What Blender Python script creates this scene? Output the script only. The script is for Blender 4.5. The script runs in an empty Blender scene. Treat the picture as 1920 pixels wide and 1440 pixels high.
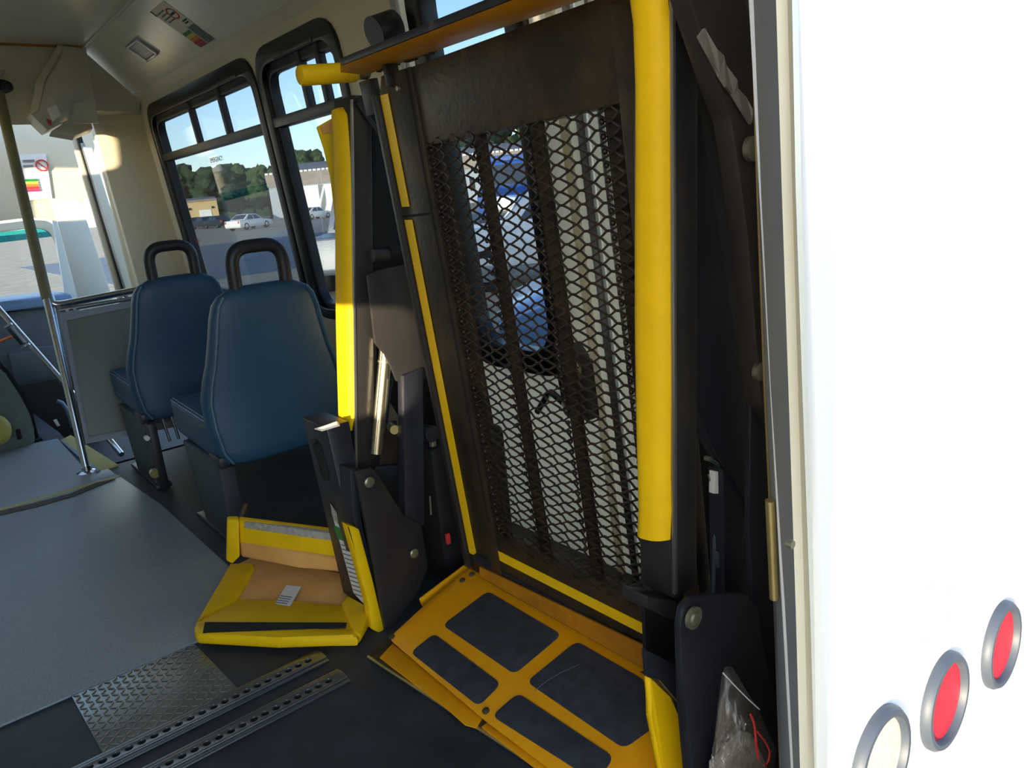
import bpy, bmesh, math, random
from mathutils import Vector, Matrix
random.seed(7)
PI = math.pi
# ------------------------------------------------------------------ camera
# bus frame: x = right, y = forward, z = up, bus floor at z = 0
FPX = 1400.0
R_ = Vector((0.76489372, -0.22994213, 0.60171772))
F_ = Vector((-0.63814666, -0.14319125, 0.75648206))
U_ = Vector((-0.08778639, -0.96261253, -0.25626289))
CAM = Vector((0, 0, 1.08))
scene = bpy.context.scene
col = scene.collection
cd = bpy.data.cameras.new('camera'); cam = bpy.data.objects.new('camera', cd); col.objects.link(cam)
cd.sensor_width = 36.0; cd.sensor_fit = 'HORIZONTAL'; cd.lens = 36.0 * FPX / 1920.0
cd.clip_start = 0.02; cd.clip_end = 1000
m3 = Matrix((( R_[0], -R_[1], -R_[2]), (F_[0], -F_[1], -F_[2]), (U_[0], -U_[1], -U_[2])))
cam.matrix_world = Matrix.Translation(CAM) @ m3.to_4x4()
scene.camera = cam
# ------------------------------------------------------------------ sky, sun, exposure
SUN_TRAVEL = Vector((0.88, 0.47, -0.055)).normalized()
w = bpy.data.worlds.new('world'); scene.world = w; w.use_nodes = True
nt = w.node_tree; bgn = nt.nodes['Background']
sky = nt.nodes.new('ShaderNodeTexSky'); sky.sky_type = 'NISHITA'; sky.sun_disc = False
sky.sun_elevation = math.radians(24); sky.sun_rotation = math.atan2(-SUN_TRAVEL.x, -SUN_TRAVEL.y)
sky.air_density = 1.0; sky.dust_density = .5; sky.ozone_density = 1.3
nt.links.new(sky.outputs[0], bgn.inputs[0]); bgn.inputs[1].default_value = 0.15
sd = bpy.data.lights.new('sun', 'SUN'); so = bpy.data.objects.new('sun', sd); col.objects.link(so)
sd.energy = 3.6; sd.angle = math.radians(0.6); sd.color = (1.0, 0.86, 0.62)
so.rotation_mode = 'QUATERNION'; so.rotation_quaternion = SUN_TRAVEL.to_track_quat('-Z', 'Y'); so.location = (-3, -3, 6)
vs = scene.view_settings
vs.view_transform = 'Standard'; vs.look = 'None'; vs.exposure = 1.8; vs.gamma = 1.0; vs.use_curve_mapping = False

# ------------------------------------------------------------------ helpers
def ray(px, py):
    v = Vector((px - 960, py - 720, FPX))
    return Vector((R_.dot(v), F_.dot(v), U_.dot(v)))
def PX(px, py, ax, val, lean=0.0):
    """point of the place seen at a photo pixel, on a known plane (x: x + lean*z = val)"""
    d = ray(px, py)
    if ax == 'z': t = (val - CAM.z) / d.z
    elif ax == 'y': t = (val - lean * CAM.z) / (d.y + lean * d.z)
    else: t = (val - lean * CAM.z) / (d.x + lean * d.z)
    return CAM + d * t
def tag(o, label=None, cat=None, group=None, kind=None):
    if label: o['label'] = label
    if cat: o['category'] = cat
    if group: o['group'] = group
    if kind: o['kind'] = kind
    return o
def link(o, parent=None):
    col.objects.link(o)
    if parent is not None: o.parent = parent; o.matrix_parent_inverse = parent.matrix_world.inverted() if False else Matrix.Translation(-parent.location)
    return o
def thing(name, loc, label, cat, group=None, kind=None):
    o = bpy.data.objects.new(name, None); o.location = loc; o.empty_display_size = .05; col.objects.link(o)
    return tag(o, label, cat, group, kind)
def mesh(name, verts, faces, mat, parent=None, smooth=False):
    me = bpy.data.meshes.new(name); me.from_pydata([tuple(v) for v in verts], [], faces)
    bm = bmesh.new(); bm.from_mesh(me); bmesh.ops.recalc_face_normals(bm, faces=bm.faces); bm.to_mesh(me); bm.free()
    me.materials.append(mat)
    if smooth: me.polygons.foreach_set('use_smooth', [True] * len(me.polygons))
    me.update()
    return link(bpy.data.objects.new(name, me), parent)
def from_bm(name, bm, mat, parent=None, smooth=False, auto=None):
    me = bpy.data.meshes.new(name); bmesh.ops.recalc_face_normals(bm, faces=bm.faces); bm.to_mesh(me); bm.free()
    me.materials.append(mat)
    if smooth or auto: me.polygons.foreach_set('use_smooth', [True] * len(me.polygons))
    if auto:
        try: me.set_sharp_from_angle(angle=math.radians(auto))
        except Exception: pass
    return link(bpy.data.objects.new(name, me), parent)
def bm_bevel(bm, r, seg=2):
    if r > 0: bmesh.ops.bevel(bm, geom=list(bm.edges), offset=r, segments=seg, affect='EDGES', profile=.5, clamp_overlap=True)
def bm_box(bm, c, s, rot=None):
    m = Matrix.Translation(Vector(c)) @ (rot.to_4x4() if rot else Matrix()) @ Matrix.Diagonal((s[0], s[1], s[2], 1))
    return bmesh.ops.create_cube(bm, size=1, matrix=m)['verts']
def box(name, c, s, mat, parent=None, bev=0.004, rot=None, seg=2):
    bm = bmesh.new(); bmesh.ops.create_cube(bm, size=1, matrix=Matrix.Diagonal((s[0], s[1], s[2], 1)))
    bm_bevel(bm, min(bev, min(s) * .45), seg)
    bm.transform(Matrix.Translation(Vector(c)) @ (rot.to_4x4() if rot else Matrix()))
    return from_bm(name, bm, mat, parent, auto=40)
def hexa(name, b, t, mat, parent=None, bev=0.003):
    """solid from a bottom loop and a top loop of world points"""
    n = len(b); bm = bmesh.new()
    vb = [bm.verts.new(p) for p in b]; vt = [bm.verts.new(p) for p in t]
    bm.faces.new(vb[::-1]); bm.faces.new(vt)
    for i in range(n): bm.faces.new((vb[i], vb[(i+1) % n], vt[(i+1) % n], vt[i]))
    bm_bevel(bm, bev, 2)
    return from_bm(name, bm, mat, parent, auto=40)
def frame_from(d, up=Vector((0, 0, 1))):
    z = Vector(d).normalized()
    x = Vector(up).cross(z)
    if x.length < 1e-4: x = Vector((1, 0, 0)).cross(z)
    x.normalize(); y = z.cross(x)
    return Matrix((x, y, z)).transposed()
def beam(name, p0, p1, wx, wy, mat, parent=None, up=Vector((0, 0, 1)), bev=.002):
    p0 = Vector(p0); p1 = Vector(p1); rot = frame_from(p1 - p0, up)
    return box(name, (p0 + p1) / 2, (wx, wy, (p1 - p0).length), mat, parent, bev, rot)
def cyl(name, p0, p1, r0, mat, parent=None, r1=None, seg=24, bev=0.0):
    p0 = Vector(p0); p1 = Vector(p1); r1 = r0 if r1 is None else r1
    bm = bmesh.new()
    bmesh.ops.create_cone(bm, cap_ends=True, segments=seg, radius1=r0, radius2=r1, depth=(p1 - p0).length)
    if bev > 0:
        es = [e for e in bm.edges if abs(e.verts[0].co.z - e.verts[1].co.z) < 1e-6]
        bmesh.ops.bevel(bm, geom=es, offset=bev, segments=2, affect='EDGES', profile=.5)
    bm.transform(Matrix.Translation((p0 + p1) / 2) @ frame_from(p1 - p0).to_4x4())
    return from_bm(name, bm, mat, parent, auto=35)
def smooth_path(pts, rad=.03, n=6):
    pts = [Vector(p) for p in pts]; out = [pts[0]]
    for i in range(1, len(pts) - 1):
        a, b, c = pts[i-1], pts[i], pts[i+1]
        r = min(rad, (a-b).length * .49, (c-b).length * .49)
        s = b + (a-b).normalized() * r; e = b + (c-b).normalized() * r
        for k in range(n + 1):
            t = k / n; out.append(s * (1-t)**2 + b * 2*t*(1-t) + e * t*t)
    out.append(pts[-1]); return out
def tube(name, pts, r, mat, parent=None, seg=12, rad=.0, n=6, rads=None):
    pts = smooth_path(pts, rad, n) if rad > 0 else [Vector(p) for p in pts]
    bm = bmesh.new(); rings = []; prev = None
    for i, p in enumerate(pts):
        d = (pts[min(i+1, len(pts)-1)] - pts[max(i-1, 0)]).normalized()
        if prev is None:
            x = d.orthogonal().normalized()
        else:
            x = (prev - d * prev.dot(d)).normalized()
        prev = x; y = d.cross(x); rr = rads[i] if rads else r
        rings.append([bm.verts.new(p + (x * math.cos(2*PI*k/seg) + y * math.sin(2*PI*k/seg)) * rr) for k in range(seg)])
    for a, b in zip(rings[:-1], rings[1:]):
        for k in range(seg): bm.faces.new((a[k], a[(k+1) % seg], b[(k+1) % seg], b[k]))
    bm.faces.new(rings[0][::-1]); bm.faces.new(rings[-1])
    return from_bm(name, bm, mat, parent, auto=50)
def rnd(poly, r, n=5):
    """round the corners of a 2D polygon; r a number or one per corner"""
    out = []; N = len(poly)
    for i in range(N):
        a, b, c = Vector(poly[i-1]), Vector(poly[i]), Vector(poly[(i+1) % N])
        rr = r[i] if isinstance(r, (list, tuple)) else r
        rr = min(rr, (a-b).length * .49, (c-b).length * .49)
        if rr < 1e-5: out.append(b); continue
        s = b + (a-b).normalized() * rr; e = b + (c-b).normalized() * rr
        for k in range(n + 1):
            t = k / n; out.append(s * (1-t)**2 + b * 2*t*(1-t) + e * t*t)
    return out
def rect(u0, u1, v0, v1, r=0.0, n=6):
    p = [(u0, v0), (u1, v0), (u1, v1), (u0, v1)]
    return rnd(p, r, n) if r else [Vector(q) for q in p]
def circ(u, v, r, n=20): return [Vector((u + r*math.cos(2*PI*k/n), v + r*math.sin(2*PI*k/n))) for k in range(n)]
def plate(name, loops, th, fn, mat, parent=None, bev=0.0, centre=False):
    """flat plate with holes: loops of 2D points, thickness th, fn(u,v,w) -> world"""
    cu = bpy.data.curves.new(name, 'CURVE'); cu.dimensions = '2D'; cu.fill_mode = 'BOTH'
    for lp in loops:
        s = cu.splines.new('POLY'); s.points.add(len(lp) - 1)
        for q, p in zip(s.points, lp): q.co = (p[0], p[1], 0, 1)
        s.use_cyclic_u = True
    cu.extrude = th / 2 - bev
    if bev > 0: cu.bevel_depth = bev; cu.bevel_resolution = 1; cu.offset = -bev
    ob = bpy.data.objects.new('tmp', cu); col.objects.link(ob)
    dg = bpy.context.evaluated_depsgraph_get()
    me = bpy.data.meshes.new_from_object(ob.evaluated_get(dg))
    bpy.data.objects.remove(ob); bpy.data.curves.remove(cu)
    bm = bmesh.new(); bm.from_mesh(me); bpy.data.meshes.remove(me)
    bmesh.ops.remove_doubles(bm, verts=bm.verts, dist=1e-5)
    for v in bm.verts:
        w_ = v.co.z if centre else v.co.z + th / 2
        v.co = fn(v.co.x, v.co.y, w_)
    return from_bm(name, bm, mat, parent, auto=35)
def F_y(y0, lean=0.0):          # plane facing the rear; u = x, v = z, w = forward
    return lambda u, v, w: Vector((u, y0 - lean * v + w, v))
def F_x(x0, lean=0.0):          # plane facing the bus centre; u = y, v = z, w = outward
    return lambda u, v, w: Vector((x0 - lean * v + w, u, v))
def F_z(z0): return lambda u, v, w: Vector((u, v, z0 + w))
def pxy(name, poly, y0, th, mat, parent=None, r=0.0, bev=.0015, holes=()):
    """steel plate facing the rear at y0, outline measured in the photo"""
    def cv(p): q = PX(p[0], p[1], 'y', y0); return (q.x, q.z)
    out = rnd([cv(p) for p in poly], r) if r else [cv(p) for p in poly]
    return plate(name, [out] + [h for h in holes], th, F_y(y0), mat, parent, bev)
def lathe(name, prof, org, axis, mat, parent=None, seg=28):
    """prof: list of (radius, height along axis)"""
    bm = bmesh.new(); rot = frame_from(axis); rings = []
    for r, h in prof:
        rings.append([bm.verts.new(Vector(org) + rot @ Vector((r*math.cos(2*PI*k/seg), r*math.sin(2*PI*k/seg), h))) for k in range(seg)])
    for a, b in zip(rings[:-1], rings[1:]):
        for k in range(seg): bm.faces.new((a[k], a[(k+1) % seg], b[(k+1) % seg], b[k]))
    bm.faces.new(rings[0][::-1]); bm.faces.new(rings[-1])
    return from_bm(name, bm, mat, parent, auto=40)
def text(name, s, size, fn, mat, parent=None, align='LEFT', th=.0006):
    cu = bpy.data.curves.new(name, 'FONT'); cu.body = s; cu.size = size; cu.align_x = align; cu.extrude = th / 2
    ob = bpy.data.objects.new('tmp', cu); col.objects.link(ob)
    me = bpy.data.meshes.new_from_object(ob.evaluated_get(bpy.context.evaluated_depsgraph_get()))
    bpy.data.objects.remove(ob); bpy.data.curves.remove(cu)
    for v in me.vertices: v.co = fn(v.co.x, v.co.y, v.co.z)
    me.name = name; me.materials.clear(); me.materials.append(mat)
    return link(bpy.data.objects.new(name, me), parent)
def loft(name, rings, mat, parent=None, cap=True, sub=0):
    bm = bmesh.new(); vr = [[bm.verts.new(p) for p in r] for r in rings]; n = len(rings[0])
    for a, b in zip(vr[:-1], vr[1:]):
        for k in range(n): bm.faces.new((a[k], a[(k+1) % n], b[(k+1) % n], b[k]))
    if cap: bm.faces.new(vr[0][::-1]); bm.faces.new(vr[-1])
    if sub: bmesh.ops.subdivide_edges(bm, edges=bm.edges, cuts=sub, smooth=1, use_grid_fill=True)
    return from_bm(name, bm, mat, parent, auto=60)
def copy_tree(o, parent=None):
    c = o.copy(); col.objects.link(c)
    if parent is not None: c.parent = parent; c.matrix_parent_inverse = o.matrix_parent_inverse.copy()
    for ch in list(o.children): copy_tree(ch, c)
    return c

# ------------------------------------------------------------------ materials
MATS = {}
def srgb(r, g, b):
    f = lambda c: (c/255/12.92) if c/255 <= .04045 else ((c/255 + .055)/1.055)**2.4
    return (f(r), f(g), f(b), 1)
def mat(name, c, rough=.5, metal=0.0, var=.12, scale=8.0, bump=0.0, bscale=60.0, c2=None, spec=.5, coat=0.0, stretch=None, thr=None):
    m = bpy.data.materials.new(name); m.use_nodes = True; n = m.node_tree; p = n.nodes['Principled BSDF']
    p.inputs['Roughness'].default_value = rough; p.inputs['Metallic'].default_value = metal
    p.inputs['Specular IOR Level'].default_value = spec
    if coat: p.inputs['Coat Weight'].default_value = coat
    tc = n.nodes.new('ShaderNodeTexCoord'); no = n.nodes.new('ShaderNodeTexNoise')
    no.inputs['Scale'].default_value = scale; no.inputs['Detail'].default_value = 6; no.inputs['Roughness'].default_value = .6
    src = tc.outputs['Object']
    if stretch:
        mp = n.nodes.new('ShaderNodeMapping'); mp.inputs['Scale'].default_value = stretch
        n.links.new(src, mp.inputs[0]); src = mp.outputs[0]
    n.links.new(src, no.inputs['Vector'])
    cr = n.nodes.new('ShaderNodeValToRGB'); a = srgb(*c)
    if c2 is None:
        lo = tuple(max(0, v * (1 - var)) for v in a[:3]) + (1,); hi = tuple(min(1, v * (1 + var)) for v in a[:3]) + (1,)
    else: lo, hi = a, srgb(*c2)
    t0, t1 = thr if thr else (.3, .7)
    cr.color_ramp.elements[0].position = t0; cr.color_ramp.elements[0].color = lo
    cr.color_ramp.elements[1].position = t1; cr.color_ramp.elements[1].color = hi
    n.links.new(no.outputs['Fac'], cr.inputs[0]); n.links.new(cr.outputs[0], p.inputs['Base Color'])
    if bump:
        nb = n.nodes.new('ShaderNodeTexNoise'); nb.inputs['Scale'].default_value = bscale; nb.inputs['Detail'].default_value = 3
        n.links.new(src, nb.inputs['Vector'])
        b = n.nodes.new('ShaderNodeBump'); b.inputs['Strength'].default_value = bump; b.inputs['Distance'].default_value = .01
        n.links.new(nb.outputs['Fac'], b.inputs['Height']); n.links.new(b.outputs[0], p.inputs['Normal'])
    MATS[name] = m; return m
def glassmat(name, tint, gloss=.09, rough=0.0):
    m = bpy.data.materials.new(name); m.use_nodes = True; n = m.node_tree
    out = n.nodes['Material Output']; n.nodes.remove(n.nodes['Principled BSDF'])
    tr = n.nodes.new('ShaderNodeBsdfTransparent'); tr.inputs[0].default_value = tint
    gl = n.nodes.new('ShaderNodeBsdfGlossy'); gl.inputs['Roughness'].default_value = rough
    lw = n.nodes.new('ShaderNodeLayerWeight'); lw.inputs['Blend'].default_value = .5
    pw_ = n.nodes.new('ShaderNodeMath'); pw_.operation = 'POWER'; pw_.inputs[1].default_value = 4.0; n.links.new(lw.outputs['Facing'], pw_.inputs[0])
    ma = n.nodes.new('ShaderNodeMath'); ma.operation = 'MULTIPLY_ADD'; ma.inputs[1].default_value = .6; ma.inputs[2].default_value = gloss * .4; n.links.new(pw_.outputs[0], ma.inputs[0])
    mx = n.nodes.new('ShaderNodeMixShader'); n.links.new(ma.outputs[0], mx.inputs[0])
    n.links.new(tr.outputs[0], mx.inputs[1]); n.links.new(gl.outputs[0], mx.inputs[2]); n.links.new(mx.outputs[0], out.inputs[0])
    MATS[name] = m; return m
M_white = mat('white_body_paint', (238, 238, 236), .3, var=.03, scale=3, coat=.3, stretch=(6, 6, .4))
M_wall = mat('cream_wall_panel', (214, 202, 172), .45, var=.05, scale=3, bump=.03, bscale=150)
M_ceil = mat('glossy_ceiling_panel', (226, 218, 194), .24, var=.05, scale=4, bump=.05, bscale=40, stretch=(1, 3, 1))
M_frp = mat('white_grp', (212, 204, 180), .35, var=.05, scale=6)
M_door = mat('lift_door_panel', (240, 230, 212), .45, var=.05, scale=5)
def add_translucent(m, fac, c):
    n = m.node_tree; p = n.nodes['Principled BSDF']; out = n.nodes['Material Output']
    t = n.nodes.new('ShaderNodeBsdfTranslucent'); t.inputs[0].default_value = srgb(*c)
    mx = n.nodes.new('ShaderNodeMixShader'); mx.inputs[0].default_value = fac
    n.links.new(p.outputs[0], mx.inputs[1]); n.links.new(t.outputs[0], mx.inputs[2]); n.links.new(mx.outputs[0], out.inputs[0])
add_translucent(M_door, .5, (240, 232, 214))
M_floor = mat('black_rubber_floor', (34, 38, 44), .55, var=.35, scale=5, bump=.15, bscale=400, c2=(58, 64, 72))
M_lfloor = mat('grey_speckled_vinyl', (132, 141, 147), .45, var=.12, scale=260, bump=.05, bscale=300, c2=(166, 174, 178))
M_gasket = mat('black_window_rubber', (9, 9, 11), .32, var=.3, scale=10)
M_black = mat('black_powder_coat', (29, 30, 38), .42, var=.35, scale=6, bump=.03, bscale=300, c2=(42, 43, 51))
M_black2 = mat('worn_black_steel', (33, 32, 35), .36, metal=.0, var=.3, scale=4, bump=.05, bscale=120, c2=(52, 48, 46))
M_plat = mat('grimy_bronze_black_steel', (46, 39, 33), .4, metal=.25, scale=9, c2=(84, 68, 48), bump=.12, bscale=80, thr=(.38, .78))
M_diag = mat('brown_black_arm', (44, 38, 39), .42, scale=5, c2=(60, 52, 50))
M_mesh = mat('mesh_steel', (34, 28, 24), .45, metal=.2, scale=18, c2=(66, 48, 34))
M_yvin = mat('yellow_vinyl', (245, 196, 0), .62, spec=.3, var=.06, scale=14, bump=.12, bscale=30)
M_ypaint = mat('yellow_paint', (240, 158, 8), .4, scale=20, c2=(248, 172, 12), bump=.02, bscale=200)
M_ytape = mat('yellow_reflective_tape', (248, 198, 20), .35, var=.05, scale=20)
M_brownpaint = mat('dirty_yellow_paint', (150, 96, 18), .5, scale=12, c2=(196, 128, 20))
M_tread = mat('black_grit_tread', (38, 42, 50), .75, var=.3, scale=30, bump=.4, bscale=700, c2=(60, 66, 74))
M_worn = mat('worn_black_edge', (42, 36, 28), .7, scale=40, c2=(92, 74, 40), bump=.3, bscale=100)
M_blue = mat('blue_vinyl', (40, 75, 103), .5, var=.08, scale=10, bump=.12, bscale=180)
M_blue2 = mat('blue_vinyl_side', (62, 100, 124), .48, var=.08, scale=10, bump=.12, bscale=180)
M_handle = mat('charcoal_grip', (33, 34, 42), .45, var=.15, scale=20, bump=.06, bscale=200)
M_ped = mat('dark_grey_pedestal', (52, 60, 66), .5, var=.15, scale=8)
M_chrome = mat('chrome_tube', (205, 208, 212), .14, metal=1.0, var=.05, scale=10)
M_alu = mat('aluminium', (178, 180, 184), .32, metal=.9, var=.1, scale=20, stretch=(1, 1, .1))
M_seal = mat('grey_jamb_seal', (146, 151, 160), .5, var=.1, scale=6)
M_brass = mat('zinc_plated_steel', (196, 178, 120), .35, metal=.8, var=.12, scale=20)
M_bolt = mat('bolt_steel', (150, 146, 124), .35, metal=.7, var=.15, scale=30)
M_tan = mat('tan_pole_sleeve', (128, 120, 84), .5, var=.1, scale=12)
M_foam = mat('tan_foam_backing', (214, 154, 80), .8, var=.1, scale=8, c2=(230, 172, 96), bump=.2, bscale=60)
M_velcro_w = mat('dirty_white_velcro', (176, 172, 158), .9, var=.3, scale=60, bump=.5, bscale=300)
M_velcro_b = mat('black_velcro', (30, 31, 32), .95, var=.3, scale=60, bump=.5, bscale=300)
M_paper = mat('white_paper', (228, 228, 226), .7, var=.04, scale=20)
M_graytext = mat('grey_print', (120, 122, 124), .7, var=.05)
M_dktext = mat('dark_print', (44, 44, 48), .7, var=.05)
M_green = mat('green_print', (30, 132, 62), .6, var=.05)
M_red = mat('red_print', (196, 52, 46), .6, var=.05)
M_orange = mat('orange_print', (226, 120, 50), .6, var=.05)
M_yellowp = mat('yellow_print', (214, 200, 70), .6, var=.05)
M_magenta = mat('magenta_print', (170, 50, 110), .6, var=.05)
M_slate = mat('slate_print', (92, 104, 104), .6, var=.05)
M_lens = mat('red_lamp_lens', (176, 26, 48), .35, var=.1, scale=60, bump=.2, bscale=300)
M_wlens = mat('clear_lamp_lens', (190, 184, 170), .3, var=.1, scale=40, bump=.2, bscale=200)
M_grommet = mat('grey_rubber_grommet', (66, 74, 86), .5, var=.1, scale=20)
M_ghost = mat('decal_ghost', (206, 217, 226), .35, var=.02)
M_grey = mat('grey_barrier_panel', (122, 124, 118), .45, var=.05, scale=4)
M_dash = mat('grey_dash_plastic', (74, 84, 92), .5, var=.12, scale=8)
M_dashb = mat('blue_grey_dash_top', (92, 118, 148), .45, var=.1, scale=8)
M_dseat = mat('grey_green_seat_cloth', (112, 124, 122), .8, var=.1, scale=20, bump=.2, bscale=200)
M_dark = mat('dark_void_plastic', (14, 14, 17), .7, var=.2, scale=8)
M_pale = mat('pale_door_panel', (214, 222, 222), .4, var=.03, scale=3)
M_diam = mat('tread_plate_steel', (150, 152, 146), .34, metal=.7, var=.15, scale=12)
M_track = mat('track_aluminium', (140, 142, 144), .35, metal=.85, var=.12, scale=14)
M_duct = mat('silver_duct_tape', (158, 152, 144), .4, metal=.3, var=.12, scale=20, bump=.2, bscale=30)
M_steel = mat('cylinder_steel', (176, 168, 146), .22, metal=.9, var=.08, scale=10)
M_nose = mat('yellow_step_nosing', (196, 184, 96), .6, var=.1, scale=20)
M_lens2 = mat('lamp_lens_plastic', (176, 176, 168), .2, var=.1, scale=30, bump=.3, bscale=120)
M_gravel = mat('tan_gravel', (150, 132, 106), .9, scale=1.5, c2=(186, 166, 134), bump=.2, bscale=20)
M_gstrip = mat('grey_ground', (88, 92, 98), .85, scale=.8, c2=(108, 112, 118), bump=.1, bscale=30)
M_leaf = mat('tree_leaf', (34, 52, 28), .9, scale=.5, c2=(72, 92, 42), bump=.6, bscale=4)
M_leaf2 = mat('tree_leaf_dark', (24, 42, 30), .9, scale=.5, c2=(50, 72, 42), bump=.6, bscale=4)
M_bark = mat('bark', (70, 56, 44), .9, scale=6)
M_tanb = mat('tan_siding', (206, 178, 128), .7, var=.06, scale=2)
M_white2 = mat('white_siding', (150, 154, 160), .6, var=.05, scale=1, stretch=(1, 1, .1))
M_roof = mat('grey_roof', (150, 136, 124), .7, var=.08, scale=2)
M_trimw = mat('white_roof_edge', (236, 234, 226), .6, var=.04)
M_carw = mat('white_car_paint', (232, 228, 218), .25, var=.02, coat=.5)
M_card = mat('dark_blue_car_paint', (22, 27, 40), .4, var=.1)
M_carb = mat('blue_truck_paint', (44, 82, 150), .25, var=.1, coat=.5)
M_cars = mat('silver_car_paint', (104, 108, 116), .35, var=.05)
M_carp = mat('sky_reflection_car_paint', (120, 150, 186), .25, metal=.4, var=.05, coat=.5)  # blue of the sky's reflection put into the body colour
M_tyre = mat('tyre_rubber', (24, 24, 26), .8, var=.2)
M_cglass = mat('car_glass', (30, 40, 52), .08, var=.1, spec=.8)
M_redl = mat('tail_lamp', (200, 90, 50), .3, var=.1)
G_pane = glassmat('window_glass', (.52, .57, .62, 1))
G_wind = glassmat('windshield_glass', (.98, .99, .99, 1))
G_teal = glassmat('windshield_tint', (.18, .55, .62, 1))

# ==================================================================== SETTING
YR, YF = 0.36, 4.60           # rear wall, front pillar
WX, WL = 1.39, 0.09           # right wall foot and its inward lean per metre
# ---- outdoors
def ground_mesh(name, x0, x1, y0, y1, z, m, parent=None, n=24):
    vs_, fs = [], []
    for j in range(n + 1):
        for i in range(n + 1): vs_.append((x0 + (x1-x0)*i/n, y0 + (y1-y0)*j/n, z))
    for j in range(n):
        for i in range(n): a = j*(n+1)+i; fs.append((a, a+1, a+n+2, a+n+1))
    return mesh(name, vs_, fs, m, parent)
g = ground_mesh('ground', -200, 320, -120, 420, -.75, M_gravel); tag(g, kind='structure')
a_ = box('grey_ground_strip', (92, 33.5, -.748), (174, 24, .02), M_gstrip, bev=0); tag(a_, kind='structure')  # darker, greyer strip laid across the gravel

# ---- floor
fl = plate('floor', [[Vector(p) for p in ((-1.0, .36), (1.42, .36), (1.42, 3.72), (.50, 3.72), (.50, 4.62), (.42, 6.1), (-1.0, 6.1))]], .05, F_z(-.05), M_floor); tag(fl, kind='structure')
lf = plate('floor_sheet', [[Vector(p) for p in ((-.95, 1.905), (.60, 1.905), (.60, 2.2), (.595, 3.0), (.56, 3.495), (-.95, 3.495))]], .006, F_z(.0005), M_lfloor, fl, .001)
lf2 = plate('floor_sheet', [[Vector(p) for p in ((-.95, 3.52), (.555, 3.52), (.545, 3.70), (.47, 3.74), (.47, 4.46), (.30, 4.50), (-.95, 4.30))]], .006, F_z(.0005), M_lfloor, fl, .001)
box('joint_strip', (-.2, 3.508, .004), (1.52, .032, .006), M_nose, fl, .001)
sg = plate('joint_tear', [[PX(p[0], p[1], 'z', .008).xy for p in ((0, 958), (60, 944), (130, 926), (180, 905), (217, 898), (196, 906), (140, 930), (70, 950), (0, 966))]], .002, F_z(.007), M_worn, fl)
dp = [PX(*p, 'z', 0).xy for p in ((135, 1308), (365, 1209), (452, 1299), (193, 1415))]
dpl = plate('tread_plate', [dp], .004, F_z(.0005), M_diam, fl, .0008)
bm = bmesh.new()
ex = (dp[1] - dp[0]); ey = (dp[3] - dp[0]); nx, ny = 17, 16
for i in range(nx):
    for j in range(ny):
        c = dp[0] + ex * ((i + .5) / nx) + ey * ((j + .5) / ny); s = 1 if (i + j) % 2 else -1
        rot = Matrix.Rotation(s * PI/4 + .05, 3, 'Z')
        bm_box(bm, (c.x, c.y, .0055), (.016, .0036, .0026), rot)
bm_bevel(bm, .0008, 1); from_bm('tread_lozenges', bm, M_diam, dpl)['kind'] = 'stuff'
# seat tracks let into the floor
def track(y, x0, x1, label):
    t = thing('cargo_track', ((x0+x1)/2, y, .001), label, 'floor track', 'aluminium tracks in the black floor')
    plate('rail', [rect(x0, x1, y-.018, y+.018), *[circ(x, y, .0085, 12) for x in [x0 + .02 + .0254*k for k in range(int((x1-x0-.03)/.0254))]]], .007, F_z(.001), M_track, t, .0006)
    for s in (-1, 1): box('flange', ((x0+x1)/2, y + s*.026, .003), (x1-x0, .012, .004), M_track, t, .001)
    box('slot', ((x0+x1)/2, y, .0015), (x1-x0-.01, .010, .003), M_dark, t, 0)
    return t
track(1.597, -.4, .60, 'aluminium cargo track in black floor beside the tread plate')
track(1.487, -.4, .60, 'aluminium cargo track in black floor, away from the tread plate')

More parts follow.
